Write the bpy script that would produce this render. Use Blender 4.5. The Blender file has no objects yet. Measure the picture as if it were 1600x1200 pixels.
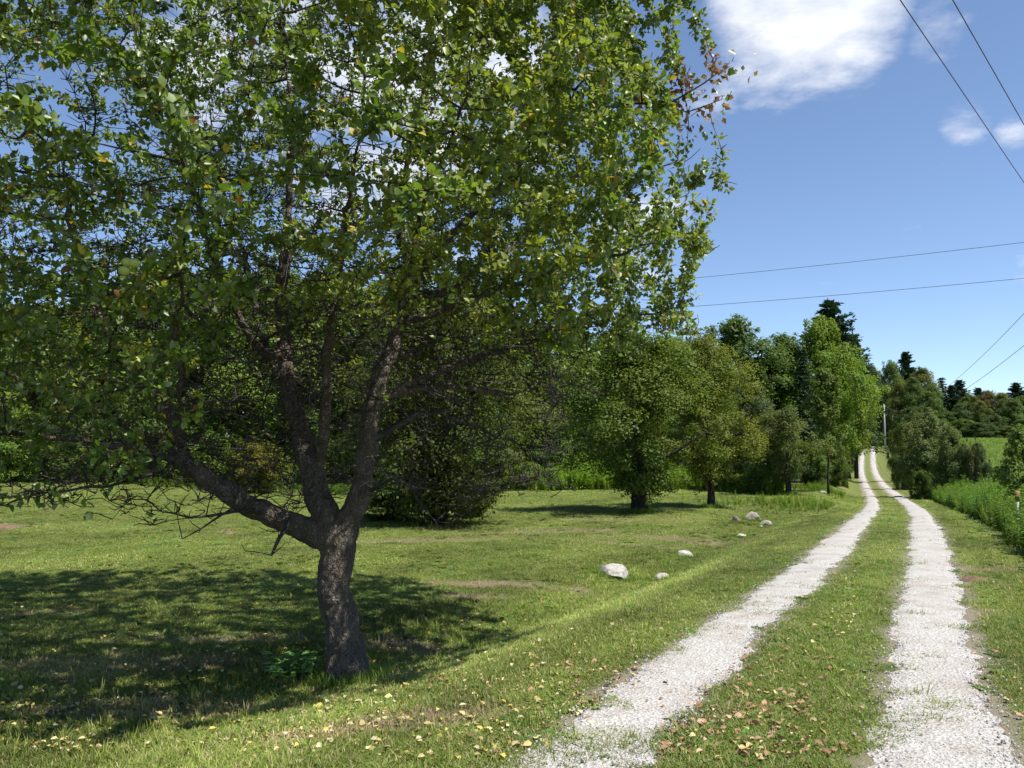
import bpy, math, random
import numpy as np
from mathutils import Matrix, Vector

R = math.radians
random.seed(11)
rng = np.random.default_rng(11)
scene = bpy.context.scene
col = scene.collection

# ------------------------------------------------------------------ camera
F = 1300.0            # focal length in pixels of a 1600 px wide frame
EYE = 1.5
PITCH = math.atan(115.0 / F)
cd = bpy.data.cameras.new('camera')
cd.sensor_width = 36.0
cd.lens = F / 1600.0 * 36.0
cd.clip_start = 0.05
cd.clip_end = 4000.0
cam = bpy.data.objects.new('camera', cd)
cam.location = (0, 0, EYE)
cam.rotation_euler = (R(90) + PITCH, 0, 0)
col.objects.link(cam)
scene.camera = cam
cam.visible_shadow = False

# ------------------------------------------------------------------ light
SUNV = Vector((0.46, -0.25, 1.0)).normalized()
EL = math.asin(SUNV.z)
sl = bpy.data.lights.new('sun', 'SUN')
sl.energy = 4.8
sl.angle = R(0.53)
sl.color = (1.0, 0.955, 0.88)
so = bpy.data.objects.new('sun', sl)
so.rotation_euler = SUNV.to_track_quat('Z', 'Y').to_euler()
so.location = (30, -10, 60)
col.objects.link(so)

world = bpy.data.worlds.new('World')
scene.world = world
world.use_nodes = True
wt = world.node_tree
for n in list(wt.nodes):
    wt.nodes.remove(n)
def wn(t, **k):
    n = wt.nodes.new(t)
    for a, b in k.items():
        setattr(n, a, b)
    return n
wl = wt.links.new
sky = wn('ShaderNodeTexSky')
sky.sky_type = 'NISHITA'
sky.sun_disc = False
sky.sun_elevation = EL
sky.sun_rotation = math.atan2(SUNV.x, SUNV.y)
sky.altitude = 300
sky.air_density = 0.8
sky.dust_density = 0.0
sky.ozone_density = 3.5
tc = wn('ShaderNodeTexCoord')
sep = wn('ShaderNodeSeparateXYZ')
wl(tc.outputs['Generated'], sep.inputs[0])
def wmath(op, a, b=None, clamp=False):
    n = wn('ShaderNodeMath', operation=op)
    n.use_clamp = clamp
    for i, v in enumerate((a, b)):
        if v is None:
            continue
        if isinstance(v, (int, float)):
            n.inputs[i].default_value = v
        else:
            wl(v, n.inputs[i])
    return n.outputs[0]
zc = wmath('ADD', wmath('MAXIMUM', sep.outputs[2], 0.0), 0.10)
cx = wmath('DIVIDE', sep.outputs[0], zc)
cy = wmath('DIVIDE', sep.outputs[1], zc)
comb = wn('ShaderNodeCombineXYZ')
wl(cx, comb.inputs[0]); wl(cy, comb.inputs[1])
cn = wn('ShaderNodeTexNoise')
cn.inputs['Scale'].default_value = 2.3
cn.inputs['Detail'].default_value = 9.0
cn.inputs['Roughness'].default_value = 0.6
wl(comb.outputs[0], cn.inputs['Vector'])
def pix_dir(x, y):
    u = (x - 800) / F; v = (600 - y) / F
    d = Vector((u, math.cos(PITCH) - v * math.sin(PITCH), math.sin(PITCH) + v * math.cos(PITCH)))
    return d.normalized()
# where the cumulus clouds of that day stand: (direction from pixel, angular radius in degrees, weight)
CLOUDS = [((1225, 15), 5.8, .33), ((1205, 100), 3.2, .24), ((1110, 120), 3.0, .20), ((1010, 400), 5.0, .22), ((640, 130), 12.0, .30),
          ((400, 150), 8.0, .26), ((1510, 185), 1.8, .22), ((1585, 200), 1.3, .20), ((1523, 100), 1.2, .15), ((1425, 353), 1.1, .17),
          ((1604, 425), 1.2, .26), ((1310, 20), 4.6, .30), ((1480, 40), 2.6, .20)]
bias = None
for (p, ang, wgt) in CLOUDS:
    dp = wn('ShaderNodeVectorMath', operation='DOT_PRODUCT')
    wl(tc.outputs['Generated'], dp.inputs[0])
    dp.inputs[1].default_value = pix_dir(*p)
    mr = wn('ShaderNodeMapRange', interpolation_type='SMOOTHSTEP')
    mr.inputs['From Min'].default_value = math.cos(R(ang * 1.25))
    mr.inputs['From Max'].default_value = math.cos(R(ang * .25))
    mr.inputs['To Min'].default_value = 0
    mr.inputs['To Max'].default_value = wgt
    wl(dp.outputs['Value'], mr.inputs['Value'])
    bias = mr.outputs[0] if bias is None else wmath('MAXIMUM', bias, mr.outputs[0])
dens = wmath('ADD', cn.outputs[0], bias)
cm = wn('ShaderNodeMapRange', interpolation_type='SMOOTHSTEP')
cm.inputs['From Min'].default_value = 0.63
cm.inputs['From Max'].default_value = 0.93
cm.inputs['To Max'].default_value = 0.97
wl(dens, cm.inputs['Value'])
bg1 = wn('ShaderNodeBackground'); bg1.inputs[1].default_value = 0.106
hs = wn('ShaderNodeHueSaturation')
wl(sky.outputs[0], hs.inputs['Color'])
hs.inputs['Saturation'].default_value = 0.96
wl(hs.outputs[0], bg1.inputs[0])
bg2 = wn('ShaderNodeBackground')
cn2 = wn('ShaderNodeTexNoise'); cn2.inputs['Scale'].default_value = 6.0; cn2.inputs['Detail'].default_value = 7.0
wl(comb.outputs[0], cn2.inputs['Vector'])
cr = wn('ShaderNodeMix', data_type='RGBA')
cr.inputs[6].default_value = (0.70, 0.74, 0.82, 1); cr.inputs[7].default_value = (0.93, 0.94, 0.97, 1)
cmr = wn('ShaderNodeMapRange'); cmr.inputs[1].default_value = .36; cmr.inputs[2].default_value = .60
wl(cn2.outputs[0], cmr.inputs[0]); wl(cmr.outputs[0], cr.inputs[0]); wl(cr.outputs[2], bg2.inputs[0])
bg2.inputs[1].default_value = 0.72
mx = wn('ShaderNodeMixShader')
wl(cm.outputs[0], mx.inputs[0]); wl(bg1.outputs[0], mx.inputs[1]); wl(bg2.outputs[0], mx.inputs[2])
wo = wn('ShaderNodeOutputWorld')
wl(mx.outputs[0], wo.inputs[0])

scene.view_settings.view_transform = 'Standard'
scene.view_settings.look = 'None'
scene.view_settings.exposure = 0.80
scene.view_settings.gamma = 1.0
scene.view_settings.use_curve_mapping = False
scene.render.engine = 'CYCLES'
cy_ = scene.cycles
cy_.max_bounces = 5; cy_.diffuse_bounces = 2; cy_.glossy_bounces = 2
cy_.transmission_bounces = 4; cy_.transparent_max_bounces = 4
cy_.use_denoising = True
cy_.sample_clamp_indirect = 6.0
cy_.caustics_reflective = False; cy_.caustics_refractive = False

# ------------------------------------------------------------------ helpers
def px(x, y, Y):
    """world point on the ray of photo pixel (x, y) at depth Y"""
    d = pix_dir(x, y)
    s = Y / d.y
    return np.array([d.x * s, Y, EYE + d.z * s])

def new_mesh(name, V, faces, colr=None, smooth=False, mat=None):
    """faces: list of int arrays (n,3) or (n,4)"""
    V = np.ascontiguousarray(V, dtype=np.float32)
    if isinstance(faces, np.ndarray):
        faces = [faces]
    faces = [f for f in faces if len(f)]
    me = bpy.data.meshes.new(name)
    me.vertices.add(len(V))
    me.vertices.foreach_set('co', V.ravel())
    nl = sum(f.size for f in faces); nf = sum(len(f) for f in faces)
    me.loops.add(nl)
    me.loops.foreach_set('vertex_index', np.concatenate([f.ravel() for f in faces]).astype(np.int32))
    me.polygons.add(nf)
    st = []; o = 0
    for f in faces:
        st.append(o + np.arange(len(f)) * f.shape[1]); o += f.size
    me.polygons.foreach_set('loop_start', np.concatenate(st).astype(np.int32))
    if smooth:
        me.polygons.foreach_set('use_smooth', np.ones(nf, bool))
    if colr is not None:
        at = me.attributes.new('col', 'FLOAT_COLOR', 'POINT')
        c = np.ones((len(V), 4), np.float32); c[:, :3] = colr
        at.data.foreach_set('color', c.ravel())
    me.update(calc_edges=True)
    me.validate()
    if mat:
        me.materials.append(mat)
    return me

def link(name, me, parent=None, loc=None):
    o = bpy.data.objects.new(name, me)
    col.objects.link(o)
    if parent is not None:
        o.parent = parent
    if loc is not None:
        o.location = loc
    return o

def tag(o, label=None, cat=None, group=None, kind=None):
    if label: o['label'] = label
    if cat: o['category'] = cat
    if group: o['group'] = group
    if kind: o['kind'] = kind
    return o

def empty(name, loc, rz=0.0):
    o = bpy.data.objects.new(name, None)
    col.objects.link(o)
    o.location = loc
    o.rotation_euler = (0, 0, rz)
    o.empty_display_size = .2
    return o

class MB:
    def __init__(self):
        self.v = []; self.q = []; self.t = []; self.c = []; self.n = 0
    def add(self, V, q=None, t=None, c=None):
        V = np.asarray(V, float)
        self.v.append(V)
        if q is not None and len(q): self.q.append(np.asarray(q, int) + self.n)
        if t is not None and len(t): self.t.append(np.asarray(t, int) + self.n)
        self.c.append(np.ones((len(V), 3)) if c is None else np.broadcast_to(np.asarray(c, float), (len(V), 3)))
        self.n += len(V)
    def tube(self, P, rad, sides=6, cap=True, c=None):
        P = np.asarray(P, float); n = len(P)
        rad = np.broadcast_to(np.asarray(rad, float), (n,))
        T = np.gradient(P, axis=0); T /= np.linalg.norm(T, axis=1)[:, None] + 1e-9
        a = np.array([0, 0, 1.0]) if abs(T[0, 2]) < .9 else np.array([1.0, 0, 0])
        U = np.cross(T[0], a); U /= np.linalg.norm(U)
        ang = np.arange(sides) * 2 * np.pi / sides
        V = np.empty((n, sides, 3))
        for i in range(n):
            U = U - T[i] * (U @ T[i]); U /= np.linalg.norm(U) + 1e-9
            W = np.cross(T[i], U)
            V[i] = P[i] + rad[i] * (np.cos(ang)[:, None] * U + np.sin(ang)[:, None] * W)
        V = V.reshape(-1, 3)
        i = np.arange(n - 1)[:, None] * sides; j = np.arange(sides)[None]; k = (j + 1) % sides
        q = np.stack([i + j, i + k, i + sides + k, i + sides + j], -1).reshape(-1, 4)
        t = None
        if cap:
            V = np.vstack([V, P[-1] + T[-1] * rad[-1] * .6, P[0] - T[0] * rad[0] * .2])
            b = (n - 1) * sides; jj = np.arange(sides); kk = (jj + 1) % sides
            t = np.concatenate([np.stack([b + jj, b + kk, np.full(sides, n * sides)], -1),
                                np.stack([kk, jj, np.full(sides, n * sides + 1)], -1)])
        self.add(V, q, t, c)
    def box(self, c0, size, rot=None, c=None):
        s = np.asarray(size) / 2
        V = np.array([[x, y, z] for x in (-1, 1) for y in (-1, 1) for z in (-1, 1)]) * s
        if rot is not None: V = V @ np.array(rot).T
        q = [[0, 1, 3, 2], [4, 6, 7, 5], [0, 4, 5, 1], [2, 3, 7, 6], [0, 2, 6, 4], [1, 5, 7, 3]]
        self.add(V + np.asarray(c0), q, None, c)
    def mesh(self, name, mat=None, smooth=False, colr=True):
        fs = []
        if self.q: fs.append(np.concatenate(self.q))
        if self.t: fs.append(np.concatenate(self.t))
        return new_mesh(name, np.concatenate(self.v), fs, np.concatenate(self.c) if colr else None, smooth, mat)

def unit(v):
    return v / (np.linalg.norm(v, axis=-1, keepdims=True) + 1e-9)

# value noise
_perm = np.random.default_rng(3).random((64, 64, 64)).astype(np.float32)
def vnoise(P, sc=1.0):
    P = np.asarray(P, float)
    if P.shape[-1] == 2:
        P = np.concatenate([P, np.zeros(P.shape[:-1] + (1,))], -1)
    Q = P * sc + 37.13
    i = np.floor(Q).astype(int); f = Q - i; f = f * f * (3 - 2 * f)
    r = 0
    for dx in (0, 1):
        for dy in (0, 1):
            for dz in (0, 1):
                w = (f[..., 0] if dx else 1 - f[..., 0]) * (f[..., 1] if dy else 1 - f[..., 1]) * (f[..., 2] if dz else 1 - f[..., 2])
                r = r + w * _perm[(i[..., 0] + dx) % 64, (i[..., 1] + dy) % 64, (i[..., 2] + dz) % 64]
    return r
def fbm(P, sc=1.0, oc=4, g=.5):
    a = 1; s = 0; t = 0
    for k in range(oc):
        s = s + a * vnoise(P, sc); t += a; a *= g; sc *= 2.03
    return s / t
def sstep(a, b, x):
    t = np.clip((np.asarray(x, float) - a) / (b - a), 0, 1)
    return t * t * (3 - 2 * t)

# ------------------------------------------------------------------ materials
def mat(name):
    m = bpy.data.materials.new(name)
    m.use_nodes = True
    nt = m.node_tree
    for n in list(nt.nodes): nt.nodes.remove(n)
    out = nt.nodes.new('ShaderNodeOutputMaterial')
    return m, nt, out
def N(nt, t, **k):
    n = nt.nodes.new(t)
    for a, b in k.items(): setattr(n, a, b)
    return n
def mixc(nt, fac, a, b, blend='MIX'):
    n = N(nt, 'ShaderNodeMix', data_type='RGBA', blend_type=blend)
    for s, v in ((n.inputs[0], fac), (n.inputs[6], a), (n.inputs[7], b)):
        if isinstance(v, (int, float)): s.default_value = v
        elif isinstance(v, tuple): s.default_value = v if len(v) == 4 else v + (1,)
        else: nt.links.new(v, s)
    return n.outputs[2]
def noise(nt, sc, det=4, rough=.55, vec=None, dist=0):
    n = N(nt, 'ShaderNodeTexNoise')
    n.inputs['Scale'].default_value = sc; n.inputs['Detail'].default_value = det
    n.inputs['Roughness'].default_value = rough; n.inputs['Distortion'].default_value = dist
    if vec is not None: nt.links.new(vec, n.inputs['Vector'])
    return n.outputs[0]
def mrange(nt, v, a, b, c=0., d=1.):
    n = N(nt, 'ShaderNodeMapRange')
    nt.links.new(v, n.inputs[0])
    for i, x in enumerate((a, b, c, d)): n.inputs[i + 1].default_value = x
    return n.outputs[0]
def pos(nt, sc=(1, 1, 1), obj=False):
    if obj:
        t = N(nt, 'ShaderNodeTexCoord').outputs['Object']
    else:
        t = N(nt, 'ShaderNodeNewGeometry').outputs['Position']
    m = N(nt, 'ShaderNodeMapping')
    nt.links.new(t, m.inputs[0]); m.inputs['Scale'].default_value = sc
    return m.outputs[0]
def bump(nt, h, st, dist=.02):
    b = N(nt, 'ShaderNodeBump')
    b.inputs['Strength'].default_value = st; b.inputs['Distance'].default_value = dist
    nt.links.new(h, b.inputs['Height'])
    return b.outputs[0]
def principled(nt, colr, rough=.8, normal=None, spec=.3):
    p = N(nt, 'ShaderNodeBsdfPrincipled')
    if isinstance(colr, tuple): p.inputs['Base Color'].default_value = colr if len(colr) == 4 else colr + (1,)
    else: nt.links.new(colr, p.inputs['Base Color'])
    p.inputs['Roughness'].default_value = rough
    p.inputs['Specular IOR Level'].default_value = spec
    if normal is not None: nt.links.new(normal, p.inputs['Normal'])
    return p
def attr(nt, name, kind='GEOMETRY'):
    return N(nt, 'ShaderNodeAttribute', attribute_name=name, attribute_type=kind)

def leaf_material(name, objcolor=False, instancer=False, trans=.34, rough=.5, spec=.35, tboost=(1.5, 1.75, .7)):
    m, nt, out = mat(name)
    c = attr(nt, 'col').outputs['Color']
    if objcolor:
        oi = N(nt, 'ShaderNodeObjectInfo')
        c = mixc(nt, 1.0, c, oi.outputs['Color'], 'MULTIPLY')
    if instancer:
        ic = attr(nt, 'tint', 'INSTANCER').outputs['Color']
        c = mixc(nt, 1.0, c, ic, 'MULTIPLY')
    p = principled(nt, c, rough, None, spec)
    tr = N(nt, 'ShaderNodeBsdfTranslucent')
    nt.links.new(mixc(nt, 1.0, c, tboost, 'MULTIPLY'), tr.inputs[0])
    ms = N(nt, 'ShaderNodeMixShader'); ms.inputs[0].default_value = trans
    nt.links.new(p.outputs[0], ms.inputs[1]); nt.links.new(tr.outputs[0], ms.inputs[2])
    nt.links.new(ms.outputs[0], out.inputs[0])
    return m
M_LEAF = leaf_material('apple_leaf_matter', trans=.40, rough=.42, spec=.5, tboost=(1.45, 1.5, .7))
M_LEAF_O = leaf_material('single_leaf_matter', objcolor=True)
M_FOL = leaf_material('tree_foliage_matter', objcolor=True, trans=.38, rough=.6, spec=.2, tboost=(1.35, 1.4, .7))
M_NEEDLE = leaf_material('needle_matter', objcolor=True, trans=.12, rough=.6, spec=.15)
M_GRASS = leaf_material('grass_blade_matter', instancer=True, trans=.25, rough=.6, spec=.2)
M_WEED = leaf_material('weed_matter', instancer=True, trans=.30, rough=.55, spec=.2)
M_FALLEN = leaf_material('fallen_leaf_matter', objcolor=True, trans=.10, rough=.7, spec=.2, tboost=(1, 1, 1))
M_FALLEN_V = leaf_material('leaf_litter_matter', trans=.10, rough=.7, spec=.2, tboost=(1, 1, 1))

def bark_material(name, a, b, lich=None, sc=1.0):
    m, nt, out = mat(name)
    v = pos(nt, (22 * sc, 22 * sc, 6 * sc), True)
    n1 = noise(nt, 1.0, 6, .65, v, .6)
    v2 = pos(nt, (3.5, 3.5, 3.5), True)
    n2 = noise(nt, 1.0, 4, .6, v2)
    c = mixc(nt, mrange(nt, n1, .35, .68), a, b)
    wv = N(nt, 'ShaderNodeVectorMath', operation='MULTIPLY_ADD'); nt.links.new(N(nt, 'ShaderNodeTexNoise').outputs['Color'], wv.inputs[0])
    wv.inputs[0].links[0].from_node.inputs['Scale'].default_value = 16; wv.inputs[0].links[0].from_node.inputs['Detail'].default_value = 4
    nt.links.new(N(nt, 'ShaderNodeTexCoord').outputs['Object'], wv.inputs[0].links[0].from_node.inputs['Vector'])
    wv.inputs[1].default_value = (3.2, 3.2, 3.2); nt.links.new(pos(nt, (34 * sc, 34 * sc, 9 * sc), True), wv.inputs[2])
    vo = N(nt, 'ShaderNodeTexVoronoi', feature='DISTANCE_TO_EDGE'); vo.inputs['Scale'].default_value = 1.0; nt.links.new(wv.outputs[0], vo.inputs['Vector'])
    ed = mrange(nt, vo.outputs['Distance'], .0, .38)
    c = mixc(nt, mrange(nt, ed, 0, 1, .45, 1), (a[0] * .6, a[1] * .6, a[2] * .6), c)
    if lich:
        v3 = pos(nt, (14, 14, 11), True)
        n3 = noise(nt, 1.0, 5, .7, v3)
        c = mixc(nt, mrange(nt, n3, .60, .68, 0, .75), c, lich)
    c = mixc(nt, mrange(nt, n2, .3, .75, .0, .55), c, (a[0] * .6, a[1] * .6, a[2] * .6))
    hb = N(nt, 'ShaderNodeMath', operation='ADD'); nt.links.new(n1, hb.inputs[0]); nt.links.new(ed, hb.inputs[1])
    p = principled(nt, c, .9, bump(nt, hb.outputs[0], 1.0, .02), .15)
    nt.links.new(p.outputs[0], out.inputs[0])
    return m
M_BARK = bark_material('apple_bark', (.120, .092, .070), (.29, .245, .20), (.34, .335, .30))
M_TWIG = bark_material('twig_bark', (.085, .070, .060), (.20, .18, .16), (.30, .295, .27), 1.5)
M_BARK2 = bark_material('tree_bark', (.035, .028, .023), (.10, .085, .07))

def plain(name, c, rough=.8, spec=.3, nz=0., nsc=20, metal=0):
    m, nt, out = mat(name)
    cc = c
    if nz:
        n = noise(nt, nsc, 4, .6, pos(nt, (1, 1, 1), True))
        cc = mixc(nt, mrange(nt, n, .3, .7), tuple(x * (1 - nz) for x in c), tuple(min(1, x * (1 + nz)) for x in c))
    p = principled(nt, cc, rough, None, spec)
    p.inputs['Metallic'].default_value = metal
    nt.links.new(p.outputs[0], out.inputs[0])
    return m

# ------------------------------------------------------------------ terrain
rows = [  # depth, x of left track centre, x of right track centre, road height
    (4.75, 955, 1448, 0.0), (5.7, 1031, 1442, -.02), (7.1, 1112, 1440, -.05), (8.3, 1151, 1437, -.08), (9.4, 1195, 1441, -.10),
    (11.3, 1239, 1446, -.13), (14.2, 1281, 1440, -.18), (17.3, 1307, 1442, -.20), (23.9, 1337, 1434, -.27), (34, 1356, 1424, -.60),
    (51, 1357, 1403, -1.05), (80, 1347, 1376, -1.29), (111, 1341, 1362, -.64), (130, 1342, 1360, 1.0), (156, 1346, 1361, 2.7),
    (190, 1351, 1361, 4.4), (240, 1350, 1358, 4.2), (400, 1300, 1305, 3.0)]
ry = np.array([r[0] for r in rows]); rl = np.array([(r[1] - 800) / F * r[0] for r in rows])
rr = np.array([(r[2] - 800) / F * r[0] for r in rows]); rz = np.array([r[3] for r in rows])
yd = 6 * np.sinh(np.linspace(-3.0, 6.2, 1200))
def ext(v):
    r = np.interp(yd, ry, v)
    lo = yd < ry[0]
    return r, lo
XLd, lo = ext(rl); XLd[lo] = rl[0] + (yd[lo] - ry[0]) * .46
XRd, lo = ext(rr); XRd[lo] = rr[0] + (yd[lo] - ry[0]) * .44
hi = yd > 400
XLd[hi] = rl[-1] + (yd[hi] - 400) * .3; XRd[hi] = rr[-1] + (yd[hi] - 400) * .3
RZd, lo = ext(rz)
def smooth(v, k):
    for _ in range(k):
        w = v.copy(); w[1:-1] = .25 * v[:-2] + .5 * v[1:-1] + .25 * v[2:]; v = w
    return v
XLd = smooth(XLd, 160); XRd = smooth(XRd, 160); RZd = smooth(RZd, 400)
XL = lambda Y: np.interp(Y, yd, XLd)
XR = lambda Y: np.interp(Y, yd, XRd)
RZ = lambda Y: np.interp(Y, yd, RZd)

def height(X, Y):
    X = np.asarray(X, float); Y = np.asarray(Y, float)
    xl, xr, z = XL(Y), XR(Y), RZ(Y)
    tl = (xl - X) * .91          # metres left of the left track
    tr = (X - xr) * .91
    lawn = np.interp(Y, [-20, 0, 7, 13, 20, 29, 42, 55, 80, 110, 130, 160, 200, 400], [-.2, -.20, -.23, -.46, -.50, -.38, -.35, -.35, -.5, .2, 1.2, 2.8, 4.2, 4])
    lawn = lawn + .95 * sstep(-4, -30, X) * sstep(14, 46, Y)
    # a low swell across the lawn, a shallow ditch along the lane
    lawn = lawn + .26 * np.exp(-((Y - (15.5 + .1 * X)) / 2.6) ** 2) * sstep(3.2, -3, X) * sstep(-12, -5, X)
    lawn = lawn + .24 * (fbm(np.stack([X, Y], -1), .16, 3) - .5) * sstep(1, 6, tl) * sstep(6, 10, Y)
    field = np.interp(Y, [-20, 0, 20, 35, 50, 80, 110, 150, 200, 400], [-.3, -.4, -.7, -1.0, -.9, .3, 2.2, 4.7, 5.6, 8])
    field = field + .3 * (fbm(np.stack([X, Y], -1), .05, 2) - .5)
    wl_ = sstep(.55, 3.1, tl); wr_ = sstep(.8, 10, tr)
    h = z * (1 - wl_) * (1 - wr_) + lawn * wl_ + field * wr_
    h = h - .17 * np.exp(-((tl - 2.7) / .8) ** 2) * sstep(40, 20, Y) * sstep(4, 9, Y)
    # crowned middle strip, sunken ruts
    mid = (xl + xr) / 2
    h = h + .035 * np.exp(-((X - mid) / .5) ** 2)
    h = h + .022 * (fbm(np.stack([X, Y], -1), .9, 3) - .5) + .02 * (fbm(np.stack([X, Y], -1), 3.1, 2) - .5) * sstep(.3, .8, np.minimum(np.abs(X - xl), np.abs(X - xr)))
    return h

NU, NV = 380, 360
su = np.linspace(-1, 1, NU); AU = 900 / math.sinh(7.2)
ug = AU * np.sinh(7.2 * su)
sv = np.linspace(-.42, 1, NV); AV = 1400 / math.sinh(7.2)
vg = AV * np.sinh(7.2 * sv)
GX = ug[None, :] + .42 * np.clip(vg, -20, 260)[:, None]
GY = np.repeat(vg[:, None], NU, 1)
GZ = height(GX, GY)
def gz(X, Y):
    X = np.asarray(X, float); Y = np.asarray(Y, float)
    j = (np.arcsinh(Y / AV) / 7.2 + .42) / 1.42 * (NV - 1)
    j = np.clip(j, 0, NV - 1.001); j0 = j.astype(int); fj = (Y - vg[j0]) / (vg[j0 + 1] - vg[j0])
    u = X - .42 * (np.clip(vg[j0], -20, 260) * (1 - fj) + np.clip(vg[j0 + 1], -20, 260) * fj)
    i = (np.arcsinh(u / AU) / 7.2 + 1) / 2 * (NU - 1)
    i = np.clip(i, 0, NU - 1.001); i0 = i.astype(int); fi = (u - ug[i0]) / (ug[i0 + 1] - ug[i0])
    return (GZ[j0, i0] * (1 - fi) + GZ[j0, i0 + 1] * fi) * (1 - fj) + (GZ[j0 + 1, i0] * (1 - fi) + GZ[j0 + 1, i0 + 1] * fi) * fj
def gpx(x, y, ymax=400.):
    """ground point seen at photo pixel (x, y)"""
    d = pix_dir(x, y)
    Y = np.geomspace(3, ymax, 3000)
    X = d.x / d.y * Y; Z = EYE + d.z / d.y * Y
    k = np.argmax(Z < gz(X, Y))
    return np.array([X[k], Y[k], gz(X[k], Y[k])])

# bare and dry patches of the lawn, by place: (pixel of the centre, half length, half width, turn, kind)
PATCH = []
for (x, y, a, b, rot, w) in [(790, 912, 1.25, .30, .28, 1.0), (735, 932, .5, .22, .3, .8), (670, 845, 2.6, .55, .12, .75), (850, 832, 2.6, .6, .15, .65),
                             (985, 812, 3.0, .6, .2, .5), (1060, 842, 2.2, .5, -.2, .55), (1130, 850, 1.8, .5, .2, .55), (960, 850, 2.2, .4, -.4, .5),
                             (560, 1062, .45, .30, 0, 1.0), (630, 1010, .7, .3, .2, .8), (640, 1128, .9, .22, .1, .7), (8, 822, .7, .4, 0, 1.0), (357, 832, .4, .3, 0, .8),
                             (1515, 905, .28, .2, 0, .9), (1560, 890, .8, .35, .3, .6), (1530, 960, .4, .2, .6, .5), (880, 925, .9, .14, .4, .5), (120, 1040, 1.3, .5, .2, .55), (330, 1000, 1.0, .3, .1, .5), (250, 1110, .9, .3, .1, .6), (60, 960, .9, .3, 0, .45), (720, 1120, .6, .15, .3, .6), (1130, 1120, .5, .12, .5, .5)]:
    g = gpx(x, y); PATCH.append((g[0], g[1], a, b, rot, w))
def drymask(X, Y):
    d = np.zeros(np.shape(X))
    P2 = np.stack([X, Y], -1)
    nz = fbm(P2, 2.6, 4)
    for (x, y, a, b, r, w) in PATCH:
        c, s = math.cos(r), math.sin(r)
        u = ((X - x) * c + (Y - y) * s) / a; v = (-(X - x) * s + (Y - y) * c) / b
        q = np.sqrt(u * u + v * v) + (nz - .5) * 1.3
        d = np.maximum(d, w * sstep(1.15, .55, q))
    return d
def track_dist(X, Y):
    return np.minimum(np.abs(X - XL(Y)), np.abs(X - XR(Y))) * .91
def track_half(Y, side):
    P2 = np.stack([np.full(np.shape(Y), 3.3 * side), np.asarray(Y)], -1)
    base = np.where(side < 0, .255, .28)
    return base + .14 * (fbm(P2, .7, 2) - .5) + .26 * (fbm(P2, 2.6, 4, .7) - .5)

P2 = np.stack([GX, GY], -1)
dry = drymask(GX, GY)
edge = sstep(.62, .30, track_dist(GX, GY) + .35 * (fbm(P2, 3.5, 3) - .5))
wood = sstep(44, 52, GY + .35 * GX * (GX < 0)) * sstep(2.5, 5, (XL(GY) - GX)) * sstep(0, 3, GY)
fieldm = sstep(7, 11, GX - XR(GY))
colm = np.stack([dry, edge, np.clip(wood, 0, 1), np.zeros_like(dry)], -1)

m_ground, nt, out = mat('mown_grass_ground')
ca = attr(nt, 'col'); sp = N(nt, 'ShaderNodeSeparateColor'); nt.links.new(ca.outputs['Color'], sp.inputs[0])
pw = pos(nt)
n_big = noise(nt, .22, 4, .6, pw)
n_mid = noise(nt, 1.7, 5, .65, pw)
n_fine = noise(nt, 22, 5, .7, pw)
n_hair = noise(nt, 90, 3, .7, pw)
ps = pos(nt, (.9, .9, 1)); mp = ps.node
mp.inputs['Rotation'].default_value = (0, 0, R(26)); mp.inputs['Scale'].default_value = (1.9, .10, 1)
n_mow = noise(nt, 1.0, 3, .5, ps)
c = mixc(nt, mrange(nt, n_mid, .3, .72), (.092, .135, .022), (.170, .200, .046))
c = mixc(nt, mrange(nt, n_big, .35, .66, 0, .65), c, (.155, .160, .058))
c = mixc(nt, mrange(nt, n_mow, .42, .68, 0, .45), c, (.175, .182, .072))
c = mixc(nt, mrange(nt, n_fine, .35, .7, 0, .55), c, (.055, .075, .016))
c = mixc(nt, mrange(nt, n_hair, .5, .75, 0, .35), c, (.18, .175, .075))
dirt = mixc(nt, mrange(nt, n_fine, .3, .7), (.13, .098, .062), (.27, .215, .145))
c = mixc(nt, sp.outputs[0], c, dirt)
c = mixc(nt, mrange(nt, sp.outputs[1], 0, 1, 0, .75), c, mixc(nt, n_fine, (.20, .165, .12), (.36, .31, .25)))
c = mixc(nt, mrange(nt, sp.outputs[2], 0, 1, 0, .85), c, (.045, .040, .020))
hn = N(nt, 'ShaderNodeMath', operation='ADD'); nt.links.new(n_fine, hn.inputs[0]); nt.links.new(n_hair, hn.inputs[1])
p = principled(nt, c, .95, bump(nt, hn.outputs[0], .8, .03), .1)
nt.links.new(p.outputs[0], out.inputs[0])

V = np.stack([GX, GY, GZ], -1).reshape(-1, 3)
ii, jj = np.meshgrid(np.arange(NV - 1), np.arange(NU - 1), indexing='ij')
a = ii * NU + jj
Fq = np.stack([a, a + 1, a + NU + 1, a + NU], -1).reshape(-1, 4)
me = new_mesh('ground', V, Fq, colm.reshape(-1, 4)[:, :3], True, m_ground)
ground = tag(link('ground', me), kind='structure')
ground['label'] = 'mown grass lawn, verge and hay field on rolling ground'

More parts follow.
